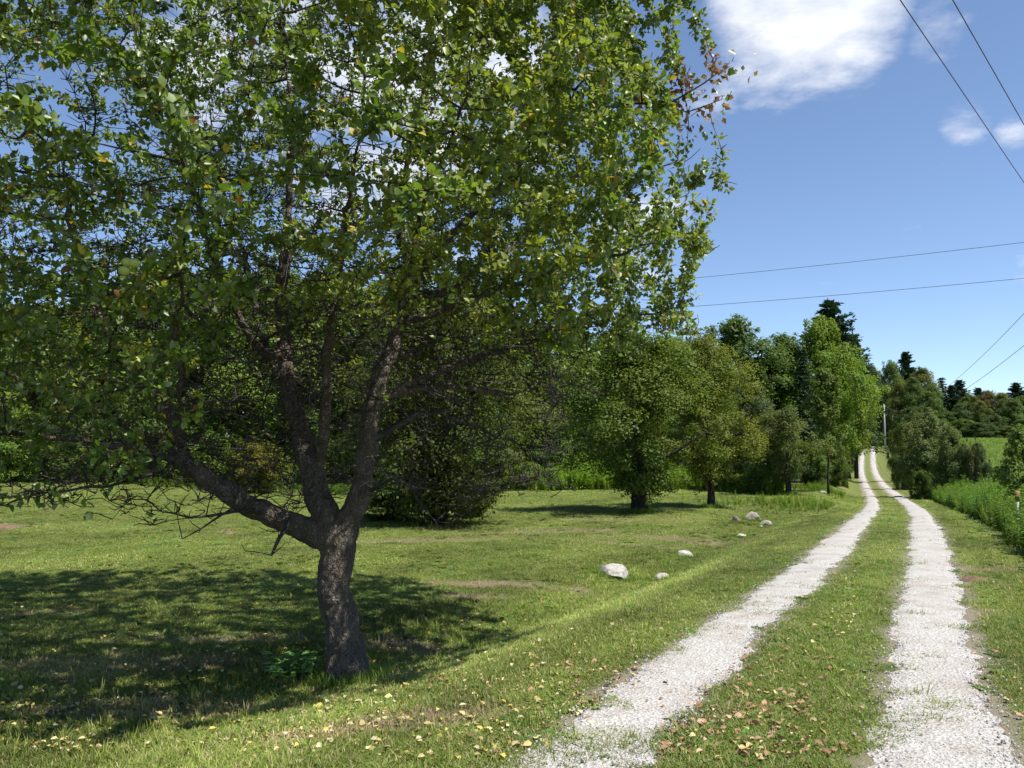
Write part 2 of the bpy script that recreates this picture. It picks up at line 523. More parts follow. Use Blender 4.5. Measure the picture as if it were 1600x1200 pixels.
# gravel wheel tracks
m_gravel, nt, out = mat('crushed_stone')
pw = pos(nt)
vo = N(nt, 'ShaderNodeTexVoronoi'); vo.inputs['Scale'].default_value = 48; nt.links.new(pw, vo.inputs['Vector'])
n1 = noise(nt, 1.3, 4, .6, pw); n2 = noise(nt, 60, 4, .7, pw); n3 = noise(nt, 2.2, 7, .72, pw)
spc = N(nt, 'ShaderNodeSeparateColor'); nt.links.new(vo.outputs['Color'], spc.inputs[0])
c = mixc(nt, spc.outputs[0], (.33, .315, .295), (.46, .442, .42))
c = mixc(nt, mrange(nt, n2, .40, .75, 0, .35), c, (.34, .315, .285))
c = mixc(nt, mrange(nt, n3, .46, .70, 0, .7), c, (.235, .190, .145))
c = mixc(nt, mrange(nt, n1, .5, .8, 0, .5), c, (.38, .355, .33))
p = principled(nt, c, .95, bump(nt, vo.outputs['Distance'], .7, .02), .15)
nt.links.new(p.outputs[0], out.inputs[0])
for side, XF, lab in ((-1, XL, 'left white gravel wheel track of the lane'), (1, XR, 'right white gravel wheel track of the lane')):
    Yc = np.concatenate([np.arange(-14, 4, .12), np.arange(4, 14, .035), np.arange(14, 40, .1), np.geomspace(40, 235, 260)])
    hwL = track_half(Yc, side) ; hwR = track_half(Yc + 91.7, side)
    j = 9
    s = np.linspace(-1, 1, j)
    off = np.where(s[None] < 0, s[None] * hwL[:, None], s[None] * hwR[:, None])
    X = XF(Yc)[:, None] + off / .91
    Y = np.repeat(Yc[:, None], j, 1) - off * .40
    lift = .010 + .0010 * np.clip(Y, 0, 60)
    Z = gz(X, Y) + lift * (1 - .9 * np.abs(s[None]) ** 4)
    ii, jj = np.meshgrid(np.arange(len(Yc) - 1), np.arange(j - 1), indexing='ij')
    a = ii * j + jj
    me = new_mesh('gravel_track', np.stack([X, Y, Z], -1).reshape(-1, 3), np.stack([a, a + 1, a + j + 1, a + j], -1).reshape(-1, 4), None, True, m_gravel)
    o = tag(link('gravel_track', me), kind='structure'); o['label'] = lab

# ------------------------------------------------------------------ scatter by geometry nodes
def scatter(name, label, protos, P, rot, sc, tint, which, kind='stuff', cat=None):
    """one point mesh, each point carries one of the prototype meshes"""
    me = bpy.data.meshes.new(name)
    me.vertices.add(len(P)); me.vertices.foreach_set('co', np.asarray(P, np.float32).ravel())
    at = me.attributes.new('rot', 'FLOAT_VECTOR', 'POINT'); at.data.foreach_set('vector', np.asarray(rot, np.float32).ravel())
    at = me.attributes.new('scl', 'FLOAT_VECTOR', 'POINT'); at.data.foreach_set('vector', np.asarray(sc, np.float32).ravel())
    c4 = np.ones((len(P), 4), np.float32); c4[:, :3] = tint
    at = me.attributes.new('tint', 'FLOAT_COLOR', 'POINT'); at.data.foreach_set('color', c4.ravel())
    at = me.attributes.new('which', 'INT', 'POINT'); at.data.foreach_set('value', np.asarray(which, np.int32))
    o = link(name, me)
    ng = bpy.data.node_groups.new(name + '_spread', 'GeometryNodeTree')
    ng.interface.new_socket('Geometry', in_out='INPUT', socket_type='NodeSocketGeometry')
    ng.interface.new_socket('Geometry', in_out='OUTPUT', socket_type='NodeSocketGeometry')
    gi = ng.nodes.new('NodeGroupInput'); go = ng.nodes.new('NodeGroupOutput')
    jn = ng.nodes.new('GeometryNodeJoinGeometry')
    def na(nm, dt):
        n = ng.nodes.new('GeometryNodeInputNamedAttribute'); n.data_type = dt; n.inputs[0].default_value = nm
        return n.outputs[0]
    for k, pm in enumerate(protos):
        h = bpy.data.objects.new(name + '_piece', pm)       # not linked to the scene: only a mesh source
        oi = ng.nodes.new('GeometryNodeObjectInfo'); oi.inputs['Object'].default_value = h
        oi.transform_space = 'ORIGINAL'
        eq = ng.nodes.new('FunctionNodeCompare'); eq.data_type = 'INT'; eq.operation = 'EQUAL'
        ng.links.new(na('which', 'INT'), eq.inputs[2]); eq.inputs[3].default_value = k
        ip = ng.nodes.new('GeometryNodeInstanceOnPoints')
        ng.links.new(gi.outputs[0], ip.inputs['Points']); ng.links.new(eq.outputs[0], ip.inputs['Selection'])
        ng.links.new(oi.outputs['Geometry'], ip.inputs['Instance'])
        ng.links.new(na('rot', 'FLOAT_VECTOR'), ip.inputs['Rotation']); ng.links.new(na('scl', 'FLOAT_VECTOR'), ip.inputs['Scale'])
        ng.links.new(ip.outputs[0], jn.inputs[0])
    ng.links.new(jn.outputs[0], go.inputs[0])
    md = o.modifiers.new('spread', 'NODES'); md.node_group = ng
    tag(o, label, cat, None, kind)
    return o

def blade_tuft(seed, n, rad, h0, h1, w, lean, name):
    r = np.random.default_rng(seed); mb = MB()
    for _ in range(n):
        a = r.random() * 6.283; d = rad * math.sqrt(r.random())
        b = np.array([d * math.cos(a), d * math.sin(a), 0]); h = h0 + (h1 - h0) * r.random()
        th = r.random() * 6.283; dv = np.array([math.cos(th), math.sin(th), 0]); l = lean * (.3 + r.random()) * h
        sd = np.array([-dv[1], dv[0], 0]) * w * (.7 + .6 * r.random())
        m = b + dv * l * .35 + np.array([0, 0, h * .6]); t = b + dv * l + np.array([0, 0, h])
        V = [b - sd, b + sd, m + sd * .75, m - sd * .75, t]
        g = .75 + .5 * r.random(); y = r.random()
        cc = np.array([.122, .180, .032]) * g
        if y < .11: cc = np.array([.31, .27, .13]) * g
        elif y < .45: cc = np.array([.182, .212, .046]) * g
        mb.add(V, [[0, 1, 2, 3]], [[3, 2, 4]], cc)
    return mb.mesh(name, M_GRASS)
tufts = [blade_tuft(1, 20, .062, .009, .024, .0023, 1.7, 'grass_tuft'), blade_tuft(2, 20, .068, .008, .021, .0025, 2.2, 'grass_tuft'),
         blade_tuft(3, 20, .058, .011, .029, .0022, 1.4, 'grass_tuft'), blade_tuft(4, 16, .05, .030, .075, .0026, .8, 'grass_tuft')]
def rosette(seed):
    r = np.random.default_rng(seed); mb = MB()
    for k in range(9):
        a = k * .7 + r.random() * .4; L = .035 + .03 * r.random(); d = np.array([math.cos(a), math.sin(a), .22]); sd_ = np.array([-d[1], d[0], 0]) * L * .30
        V = [d * .004, d * L * .5 + sd_ + [0, 0, .004], d * L * .55 - [0, 0, .003], d * L * .5 - sd_ + [0, 0, .004], d * L + [0, 0, -.006]]
        mb.add(V, None, [[0, 2, 1], [0, 3, 2], [1, 2, 4], [2, 3, 4]], np.array([.080, .155, .032]) * (.8 + .4 * r.random()))
    return mb.mesh('rosette', M_GRASS)
tufts.append(rosette(5))

def lawn_points(n, r0, r1, power):
    u = rng.random(n)
    e = 2 - power
    r = (r0 ** e + u * (r1 ** e - r0 ** e)) ** (1 / e)
    th = R(-46) + R(100) * rng.random(n)
    return r * np.sin(th), r * np.cos(th)
Xs, Ys = lawn_points(255000, 3.0, 60, 1.70)
P2 = np.stack([Xs, Ys], -1)
td = track_dist(Xs, Ys); dm = drymask(Xs, Ys)
onL = np.abs(Xs - XL(Ys)) < np.abs(Xs - XR(Ys))
keep = td + .30 * (fbm(P2, 3.0, 3) - .5) > np.where(onL, .28, .32) + .07 + .16 * rng.random(len(Xs)) ** 2
keep |= (rng.random(len(Xs)) < .55) & (fbm(P2 * np.array([.8, 1.6]), 1.9, 3) > .615)
keep &= rng.random(len(Xs)) > dm * .88
keep &= (Ys + .35 * Xs * (Xs < 0) < 50) | (Xs > XL(Ys) - 3)
keep &= Xs < XR(Ys) + np.where(Ys < 9, 6.5, 3.6)
Xs, Ys, P2, td, dm = Xs[keep], Ys[keep], P2[keep], td[keep], dm[keep]
rr_ = np.hypot(Xs, Ys)
n_ = len(Xs)
lush = fbm(P2, .35, 4)
big = 1 + rr_ / 22
sc = np.stack([big, big, (.75 + .5 * rng.random(n_)) * (.7 + .6 * lush) * np.minimum(big, 1.35) * .85], -1)
tn = np.ones((n_, 3)) * (.72 + .42 * rng.random(n_))[:, None]
mixy = sstep(.42, .62, fbm(P2, .55, 4) + .10 * (rng.random(n_) - .5))
tn = tn * (1 + mixy[:, None] * np.array([.40, .32, .45]))
dkg = sstep(.55, .7, fbm(P2 + 50, .8, 3))
tn = tn * (1 - .25 * dkg[:, None])
tn = tn * (1 - dm[:, None]) + dm[:, None] * np.array([2.0, 1.25, 3.2])
ca_, sa_ = math.cos(R(26)), math.sin(R(26))
bnd = fbm(np.stack([(Xs * ca_ - Ys * sa_) * 1.5, (Xs * sa_ + Ys * ca_) * .09], -1), 1.0, 3)
tn = tn * (.93 * (1 + .9 * (bnd - .5)))[:, None]
wh = rng.integers(0, 3, n_)
wh[(rng.random(n_) < .10) & (fbm(P2 + 31, 1.3, 3) > .52)] = 4
tall = (rng.random(n_) < .010 + .10 * (np.abs(XL(Ys) - Xs - 3.6) < .8) * (Ys < 30) * (fbm(P2 + 9, 1.1, 2) > .5))
wh[tall] = 3
Zs = gz(Xs, Ys)
rot = np.stack([.15 * rng.standard_normal(n_), .15 * rng.standard_normal(n_), 6.283 * rng.random(n_)], -1)
scatter('lawn_grass', 'short mown green grass of the lawn and the lane verges', tufts, np.stack([Xs, Ys, Zs - .004], -1), rot, sc, tn, wh, cat='grass')

# gravel pebbles
def stone_mesh(seed, name, m, sub=1, rough=.25, flat=.65):
    import bmesh
    bm = bmesh.new(); bmesh.ops.create_icosphere(bm, subdivisions=sub, radius=1)
    Vv = np.array([v.co[:] for v in bm.verts])
    k = 1 + rough * 1.2 * (fbm(Vv + seed * 5.1, 1.1, 3) - .5)
    Vv = Vv * k[:, None]
    rs = np.random.default_rng(int(seed * 10) + 3)
    for _ in range(9 if sub > 1 else 0):
        nn = unit(rs.standard_normal(3)); dd = .62 + .25 * rs.random(); ov = np.maximum(Vv @ nn - dd, 0)
        Vv = Vv - nn * (ov * .9)[:, None]
    if sub > 1: Vv = Vv * (1 + .10 * (fbm(Vv + seed, 4.5, 3) - .5))[:, None]
    Vv[:, 2] *= flat
    for v, c_ in zip(bm.verts, Vv): v.co = c_
    me = bpy.data.meshes.new(name); bm.to_mesh(me); bm.free()
    me.materials.append(m)
    return me
m_peb, nt, out = mat('pebble_stone')
tn_ = attr(nt, 'tint', 'INSTANCER')
p = principled(nt, tn_.outputs['Color'], .9, None, .2); nt.links.new(p.outputs[0], out.inputs[0])
pebs = [stone_mesh(k, 'pebble', m_peb, 1, .35) for k in range(3)]
npb = 30000
Yp = (3.6 ** -.6 + rng.random(npb) * (24 ** -.6 - 3.6 ** -.6)) ** (1 / -.6)
sd = rng.integers(0, 2, npb) * 2 - 1
offp = rng.standard_normal(npb) * .19
Xp = np.where(sd < 0, XL(Yp), XR(Yp)) + offp / .91
Zp = gz(Xp, Yp) + .012
sz = (.0026 + .0055 * rng.random(npb) ** 4) * (1 + Yp / 16)
g = .28 + .24 * rng.random(npb) - .17 * (rng.random(npb) < .12)
tint = np.stack([g, g * .975, g * .94], -1)
scatter('track_pebbles', 'loose pale gravel stones on the wheel tracks', pebs, np.stack([Xp, Yp, Zp], -1), 6.283 * rng.random((npb, 3)),
        np.stack([sz, sz, sz], -1), tint, rng.integers(0, 3, npb), cat='gravel')

# ------------------------------------------------------------------ leaves
def leaf_fan(P, D, Nn, S, w=.34, fold=.12, droop=.10):
    """many small folded leaves: 7 vertices, 6 triangles each"""
    n = len(P)
    D = unit(D); Sd = unit(np.cross(D, Nn)); U = np.cross(Sd, D)
    S = S[:, None]
    st = [(0, 0, 0), (.30, -w, fold), (.30, w, fold), (.5, 0, -.02), (.70, -w * .82, fold - droop * .4), (.70, w * .82, fold - droop * .4), (1.0, 0, -droop)]
    V = np.stack([P + S * (D * a + Sd * b + U * c) for a, b, c in st], 1).reshape(-1, 3)
    f = np.array([[0, 2, 3], [0, 3, 1], [2, 5, 3], [1, 3, 4], [5, 6, 3], [4, 3, 6]])
    T = (np.arange(n)[:, None, None] * 7 + f[None]).reshape(-1, 3)
    return V, T
def leaf_kite(P, D, Nn, S, w=.36, fold=.13, droop=.10):
    n = len(P)
    D = unit(D); Sd = unit(np.cross(D, Nn)); U = np.cross(Sd, D)
    S = S[:, None]
    st = [(0, 0, 0), (.45, -w, fold), (.45, w, fold), (.5, 0, -.02), (1.0, 0, -droop)]
    V = np.stack([P + S * (D * a + Sd * b + U * c) for a, b, c in st], 1).reshape(-1, 3)
    f = np.array([[0, 2, 3], [0, 3, 1], [2, 4, 3], [1, 3, 4]])
    T = (np.arange(n)[:, None, None] * 5 + f[None]).reshape(-1, 3)
    return V, T
def diamonds(P, D, Nn, S, w=.33, fold=.10):
    n = len(P)
    D = unit(D); Sd = unit(np.cross(D, Nn)); U = np.cross(Sd, D); S = S[:, None]
    st = [(-.5, 0, 0), (0, -w, fold), (.5, 0, 0), (0, w, fold)]
    V = np.stack([P + S * (D * a + Sd * b + U * c) for a, b, c in st], 1).reshape(-1, 3)
    T = (np.arange(n)[:, None, None] * 4 + np.array([[0, 1, 2], [0, 2, 3]])[None]).reshape(-1, 3)
    return V, T

#==MAIN_TREE==
# ------------------------------------------------------------------ the big apple tree
def build_apple_tree():
    r = np.random.default_rng(5)
    base = px(542, 1052, 7.0); base[2] = gz(base[0], base[1])
    root = empty('apple_tree', base)
    tag(root, 'large old apple tree with forked dark trunk spreading over the near lawn', 'tree')
    B = base
    Pn = []; par = []; rad = []
    def limb(pts, start=None, n=None):
        """pts: (x, y, depth, radius); returns node index list"""
        W = np.array([px(a, b, c) for a, b, c, _ in pts]); rr = np.array([q[3] for q in pts])
        if start is not None:
            W = np.vstack([Pn[start], W]); rr = np.concatenate([[min(rad[start], rr[0] * 1.15)], rr])
        seg = np.concatenate([[0], np.cumsum(np.linalg.norm(np.diff(W, axis=0), axis=1))])
        k = max(3, int(seg[-1] / .11))
        s = np.linspace(0, seg[-1], k)
        Q = np.stack([np.interp(s, seg, W[:, i]) for i in range(3)], -1)
        Q[1:-1] = .25 * Q[:-2] + .5 * Q[1:-1] + .25 * Q[2:]
        Q[1:-1] += r.standard_normal((k - 2, 3)) * .012
        q = np.interp(s, seg, rr)
        idx = []
        prev = start
        for i in range(0 if start is None else 1, k):
            Pn.append(Q[i]); par.append(-1 if prev is None else prev); rad.append(q[i]); prev = len(Pn) - 1; idx.append(prev)
        paths.append((np.array(Q), q))
        return idx
    paths = []
    tr = limb([(545, 1065, 7.0, .20), (543, 1035, 7.0, .168), (537, 1000, 7.0, .152), (528, 955, 7.0, .146), (525, 910, 7.0, .143), (526, 870, 7.0, .145), (527, 840, 7.0, .155), (526, 822, 7.0, .14)])
    top = tr[-2]
    L = limb([(485, 828, 7.0, .105), (430, 808, 6.95, .095), (380, 783, 6.9, .086), (335, 755, 6.85, .08), (287, 722, 6.8, .075)], top)
    L1 = limb([(280, 690, 6.8, .052), (262, 640, 6.85, .05), (214, 592, 6.9, .046), (187, 551, 6.9, .044), (155, 490, 6.9, .04), (132, 440, 6.9, .034), (110, 350, 6.8, .026), (100, 250, 6.6, .018)], L[-1])
    L2 = limb([(262, 716, 6.7, .036), (223, 700, 6.5, .032), (157, 694, 6.3, .028), (105, 690, 6.1, .022), (39, 680, 5.9, .016), (-60, 650, 5.7, .01)], L[-1])
    L3 = limb([(283, 660, 6.7, .03), (285, 600, 6.5, .026), (270, 520, 6.2, .022), (290, 430, 5.9, .017), (280, 330, 5.6, .012)], L[-1])
    L4 = limb([(250, 690, 7.2, .034), (150, 640, 7.8, .03), (40, 600, 8.5, .026), (-80, 520, 9.2, .02), (-160, 420, 9.6, .014)], L[-1])
    C = limb([(508, 805, 7.05, .12), (492, 765, 7.1, .108), (482, 720, 7.15, .098), (470, 680, 7.2, .09), (456, 625, 7.3, .076), (446, 562, 7.4, .068), (441, 506, 7.45, .062), (440, 450, 7.5, .055), (446, 380, 7.5, .046), (450, 310, 7.5, .036), (458, 230, 7.4, .028), (450, 130, 7.3, .02), (440, 20, 7.2, .012)], top)
    C2 = limb([(500, 704, 7.0, .055), (508, 672, 6.95, .046), (507, 632, 6.9, .044), (512, 565, 6.8, .04), (519, 514, 6.7, .036), (527, 440, 6.6, .03), (540, 340, 6.4, .022), (560, 230, 6.1, .015), (570, 120, 5.8, .01)], C[int(len(C) * .13)])
    C3 = limb([(430, 580, 7.9, .04), (400, 500, 8.4, .034), (380, 400, 9.0, .028), (350, 300, 9.6, .02), (330, 200, 10, .012)], C[int(len(C) * .30)])
    C4 = limb([(410, 560, 7.1, .036), (360, 470, 6.8, .03), (330, 400, 6.4, .024), (310, 320, 6.0, .018), (280, 230, 5.6, .012)], C[int(len(C) * .36)])
    Rr = limb([(545, 812, 7.0, .11), (556, 790, 6.97, .10), (568, 752, 6.95, .092), (574, 712, 6.92, .085), (574, 680, 6.9, .08), (582, 640, 6.9, .074), (593, 605, 6.9, .07), (601, 572, 6.9, .066), (619, 528, 6.95, .06), (631, 485, 7.0, .054), (633, 440, 7.0, .046), (630, 395, 7.0, .038), (622, 320, 6.9, .03), (640, 240, 6.8, .022), (660, 140, 6.7, .015), (680, 40, 6.6, .01)], top)
    nR = len(Rr)
    R1 = limb([(650, 442, 7.1, .042), (672, 409, 7.15, .04), (691, 386, 7.2, .036), (740, 330, 7.3, .03), (800, 270, 7.4, .024), (870, 190, 7.5, .017), (920, 110, 7.5, .011)], Rr[int(nR * .50)])
    R2 = limb([(619, 612, 6.9, .04), (659, 590, 7.0, .036), (712, 575, 7.1, .032), (790, 545, 7.3, .026), (880, 520, 7.5, .02), (980, 495, 7.6, .013), (1060, 480, 7.7, .008)], Rr[int(nR * .24)])
    R3 = limb([(660, 500, 6.8, .034), (730, 470, 6.6, .028), (820, 440, 6.5, .022), (920, 410, 6.4, .016), (1020, 380, 6.4, .009)], Rr[int(nR * .42)])
    R4 = limb([(690, 460, 7.6, .03), (780, 400, 8.2, .025), (880, 340, 8.6, .019), (980, 290, 8.9, .012), (1060, 250, 9.0, .007)], Rr[int(nR * .47)])
    R5 = limb([(640, 560, 7.5, .034), (700, 500, 8.4, .03), (740, 430, 9.4, .024), (780, 340, 10.2, .018), (800, 250, 10.8, .011)], Rr[int(nR * .36)])
    R6 = limb([(640, 420, 6.3, .024), (660, 340, 5.7, .018), (690, 250, 5.3, .013), (730, 150, 5.0, .008)], Rr[int(nR * .45)])
    R7 = limb([(660, 640, 7.3, .024), (730, 660, 7.6, .018), (800, 690, 7.9, .010), (850, 725, 8.1, .005)], Rr[int(nR * .20)])
    R8 = limb([(675, 606, 7.3, .032), (734, 607, 7.5, .028), (790, 616, 7.7, .020)], Rr[int(nR * .27)])
    # drooping dead sprays under the left limb
    D1 = limb([(455, 815, 6.7, .022), (440, 832, 6.6, .018), (432, 852, 6.55, .014), (424, 868, 6.5, .009)], L[int(len(L) * .30)])
    D2 = limb([(395, 800, 6.7, .016), (330, 800, 6.5, .012), (285, 815, 6.4, .008), (240, 785, 6.3, .006), (200, 780, 6.2, .004)], L[int(len(L) * .42)])
    D3 = limb([(355, 790, 6.6, .010), (310, 830, 6.5, .007), (285, 842, 6.45, .004)], D2[1])
    D4 = limb([(240, 745, 6.4, .016), (190, 760, 6.2, .012), (110, 765, 6.0, .009), (50, 770, 5.9, .006), (5, 790, 5.8, .004)], L2[1])
    D5 = limb([(640, 740, 6.7, .012), (655, 790, 6.6, .008), (690, 828, 6.5, .004)], Rr[int(nR * .10)])
    # webbed, browned-off twig at the right edge of the crown
    WB = limb([(960, 165, 7.4, .012), (1050, 160, 7.3, .009), (1098, 132, 7.25, .007), (1140, 104, 7.2, .004)], R1[int(len(R1) * .8)])
    WB2 = limb([(1060, 180, 7.3, .006), (1110, 168, 7.25, .004), (1128, 155, 7.2, .003)], WB[int(len(WB) * .45)])
    nlimb = len(Pn)

    # growth: twigs reach for points spread through the crown
    Cc = np.array([-3.2, 8.2, EYE + 2.95]); Rd = np.array([5.22, 4.3, 3.5])
    def rho(P):
        d = np.abs((P - Cc) / Rd)
        return (d ** 2.3).sum(-1) ** (1 / 2.3)
    def under(P):      # how far above the open underside of the crown
        X, Y = P[:, 0], P[:, 1]
        zu = .92 + .13 * (Y - 4.5) - .34 * sstep(-.6, .6, X)
        lowleft = sstep(0, -.9, X + 1.9 + .42 * (Y - 6))
        return (P[:, 2] - EYE) - (zu * (1 - lowleft) + (-.12) * lowleft)
    nA = 8200
    A = []
    while sum(map(len, A)) < nA:
        q = Cc + Rd * (r.random((6000, 3)) * 2 - 1)
        rh = rho(q); un = under(q)
        lump = .10 * (fbm(q, .75, 3) - .5) * 2
        pr = np.where(rh + lump < 1.0, np.where(rh > .62, 1.0, .42), 0)
        pr = pr * np.where(un > 0, 1, np.where(un > -1.3, .30, 0)) * (q[:, 2] > EYE - .5)
        # open windows in the crown where the sky shows
        pr = pr * np.where(fbm(q + 20, .55, 2) < .39, .15, 1)
        pr = pr * ~((q[:, 0] > 1.32) & (q[:, 2] > EYE + 2.7))
        # nearest to the lane the crown does not hang into the camera's face
        pr = pr * (np.hypot(q[:, 0], q[:, 1]) > 3.6)
        A.append(q[r.random(len(q)) < pr])
    A = np.concatenate(A)[:nA]
    hang = px(110, 690, 6.2) + np.clip(r.standard_normal((230, 3)), -1.8, 1.8) * np.array([.85, .6, .30])
    hang2 = px(470, 560, 7.4) + np.clip(r.standard_normal((3300, 3)), -1.7, 1.7) * np.array([1.35, 1.0, .70])     # bare twigs inside
    A = np.vstack([A, hang[hang[:, 2] > EYE - .62], hang2])
    Pn_ = [np.array(p_) for p_ in Pn]
    pos_ = np.array(Pn_)
    best = np.full(len(A), 1e9); bi = np.zeros(len(A), int)
    start = 4
    def upd(lo):
        nonlocal best, bi
        for k in range(lo, len(pos_), 400):
            d = np.linalg.norm(A[:, None] - pos_[None, k:k + 400], axis=2)
            m = d.argmin(1); dm_ = d[np.arange(len(A)), m]
            u = dm_ < best
            best[u] = dm_[u]; bi[u] = m[u] + k
    best[:] = 1e9
    upd(len(tr))
    step = .11
    grown = {}
    for it in range(80):
        if not len(A): break
        act = best < 2.4
        if not act.any(): break
        dirs = np.zeros((len(pos_), 3)); np.add.at(dirs, bi[act], unit(A[act] - pos_[bi[act]]))
        src = np.unique(bi[act])
        newp = []; newpar = []
        for s in src:
            if s < len(tr): continue
            d = dirs[s] + r.standard_normal(3) * .35 + np.array([0, 0, .06])
            d /= np.linalg.norm(d) + 1e-9
            g_ = grown.setdefault(s, [])
            if len(g_) >= 3 or any(d @ e > .9 for e in g_): continue
            g_.append(d)
            newp.append(pos_[s] + d * step); newpar.append(s)
        if not newp: break
        lo = len(pos_)
        pos_ = np.vstack([pos_, newp]); par.extend(newpar)
        upd(lo)
        kp = best > .13
        A, best, bi = A[kp], best[kp], bi[kp]
    n = len(pos_)
    par_ = np.array(par)
    radm = np.zeros(n); acc = np.zeros(n)
    ch = [[] for _ in range(n)]
    for i in range(1, n): ch[par_[i]].append(i)
    for i in range(n - 1, -1, -1):
        if not ch[i]: acc[i] = .0031 ** 2.15
        if par_[i] >= 0: acc[par_[i]] += acc[i]
    radm = acc ** (1 / 2.15)
    radm[:nlimb] = np.array(rad)
    for i in range(nlimb, n):
        radm[i] = min(radm[i], radm[par_[i]] * .85, .03)
    # ---- trunk and big limbs as one grown-together body
    mb = MB()
    for (Q, q) in paths:
        if q.max() >= .034:
            kk = q > .012
            e = len(q) if kk.all() else max(3, int(np.argmin(kk)))
            mb.tube(Q[:e] - B, q[:e], 12)
    # root flare
    for a in np.arange(5) * 1.26 + .3:
        d = np.array([math.cos(a), math.sin(a), 0]); ln = .15 + .10 * r.random()
        mb.tube(np.array([[0, 0, .34], d * .12 + [0, 0, .15], d * ln + [0, 0, -.02], d * (ln + .12) + [0, 0, -.10]]) + np.array([0, 0, 0]), [.08, .07, .04, .02], 8)
    me = mb.mesh('trunk', M_BARK, True, False)
    trunk = link('trunk', me, root)
    rm = trunk.modifiers.new('grow', 'REMESH'); rm.mode = 'VOXEL'; rm.voxel_size = .014; rm.use_smooth_shade = True
    sm = trunk.modifiers.new('soft', 'SMOOTH'); sm.iterations = 3; sm.factor = .5
    tx = bpy.data.textures.new('bark_ridges', 'CLOUDS'); tx.noise_scale = .055; tx.noise_depth = 3
    dp = trunk.modifiers.new('ridges', 'DISPLACE'); dp.texture = tx; dp.strength = .024; dp.mid_level = .5; dp.texture_coords = 'LOCAL'
    tx2 = bpy.data.textures.new('bark_knobs', 'CLOUDS'); tx2.noise_scale = .22; tx2.noise_depth = 1
    dp = trunk.modifiers.new('knobs', 'DISPLACE'); dp.texture = tx2; dp.strength = .035; dp.mid_level = .5; dp.texture_coords = 'LOCAL'
    # ---- branches and twigs
    mb = MB()
    for (Q, q) in paths:
        if q.max() < .034: mb.tube(Q - B, q, 6)
        else:
            kk = q > .012
            if not kk.all(): e = max(3, int(np.argmin(kk))); mb.tube(Q[e - 2:] - B, q[e - 2:] * .98, 6)
    done = np.zeros(n, bool); done[:nlimb] = True
    for i in range(nlimb, n):
        p_ = par_[i]
        if done[i]: continue
        chain = [p_, i]; done[i] = True
        k = i
        while ch[k]:
            nx = max(ch[k], key=lambda c_: radm[c_])
            if done[nx]: break
            done[nx] = True; chain.append(nx); k = nx
        Q = pos_[chain]; q = radm[chain].copy(); q[0] = min(q[0], q[1] * 1.25)
        mb.tube(Q - B, q, 5 if q[1] > .008 else 3, False)
    # thorny bare spurs, thickest in the shaded inside of the crown
    un = under(pos_)
    inner = np.where((un < .35) | (rho(pos_) < .6), 1.0, .25); inner[:len(tr)] = 0
    cnt = r.poisson(inner * 2.2)
    for i in np.repeat(np.arange(n), cnt):
        d = r.standard_normal(3); d[2] = abs(d[2]) * .7 - .1; d /= np.linalg.norm(d); ln = .05 + .22 * r.random() ** 2
        m1 = pos_[i] + d * ln * .5 + r.standard_normal(3) * .015
        e = m1 + (d + r.standard_normal(3) * .35) * ln * .5
        mb.tube(np.array([pos_[i], m1, e]) - B, [.0046, .0040, .0024], 3, False)
    link('branches', mb.mesh('branches', M_TWIG, True, False), trunk)
    # ---- leaves
    idx = np.arange(nlimb, n)
    leafy = np.ones(len(idx)); u_ = under(pos_[idx]); rh = rho(pos_[idx])
    thin = radm[idx] < .0085
    pr = np.where(u_ > .0, np.where(rh > .66, 1.0, .28), np.where(u_ > -.25, .22, .012))
    pr = pr * thin * np.where(pos_[idx][:, 2] < EYE + .75, np.where(pos_[idx][:, 0] < -2.3, .48, .35), 1) * np.where(pos_[idx][:, 2] > EYE + 3.4, 1.8, 1) * np.where(pos_[idx][:, 0] > -.8, 1.35, 1)
    # leaves sit in rosettes on short spurs
    nsp = r.poisson(pr * 2.7)
    spn = np.repeat(idx, nsp)
    ax = unit(r.standard_normal((len(spn), 3)) + np.array([0, 0, .25]))
    t0 = r.random(len(spn))[:, None]
    S0 = pos_[spn] * t0 + pos_[par_[spn]] * (1 - t0) + ax * (.012 + .05 * r.random((len(spn), 1)))
    per = r.integers(3, 8, len(spn))
    own = np.repeat(np.arange(len(spn)), per)
    P = S0[own] + r.standard_normal((len(own), 3)) * .008
    out = unit((P - Cc) / Rd)
    D = unit(ax[own] * .55 + r.standard_normal((len(own), 3)) * .8 + np.array([0, 0, -.16]))
    P = P + D * .018
    Nn = unit(np.array([.15, -.05, .6]) + ax[own] * .3 + out * .2 + r.standard_normal((len(own), 3)) * .6)
    S = .034 + .036 * r.random(len(own))
    br = fbm(P, 1.5, 2)
    base_c = np.array([.122, .184, .028])
    C_ = base_c * (.72 + .55 * r.random(len(P)))[:, None] * (1 + .5 * (br[:, None] - .5))
    yl = sstep(.45, .75, fbm(P + 7, .6, 2) + .12 * (P[:, 0] + 2) / 4)
    C_ = C_ * (1 + yl[:, None] * np.array([.60, .28, .05]))
    k = r.random(len(P))
    C_[k < .20] = np.array([.195, .235, .095]) * (.8 + .4 * r.random((k < .20).sum()))[:, None]     # pale undersides turned out
    C_[k > .976] = np.array([.42, .30, .035]) * (.7 + .5 * r.random((k > .976).sum()))[:, None]    # turned yellow
    C_[(k > .966) & (k <= .976)] = np.array([.17, .085, .035])
    # leaves eaten by webworms, brown
    webs = [(px(1105, 140, 7.2), .34), (px(1080, 172, 7.25), .25), (px(85, 160, 5.0), .20), (px(985, 555, 7.6), .16), (px(1055, 505, 7.6), .14)]
    for w_, rw in webs:
        z_ = np.linalg.norm(P - w_, axis=1) < rw
        C_[z_] = np.array([.25, .135, .070]) * (.6 + .7 * r.random(z_.sum()))[:, None]
    # extra leaves on the webbed twigs
    eP = []
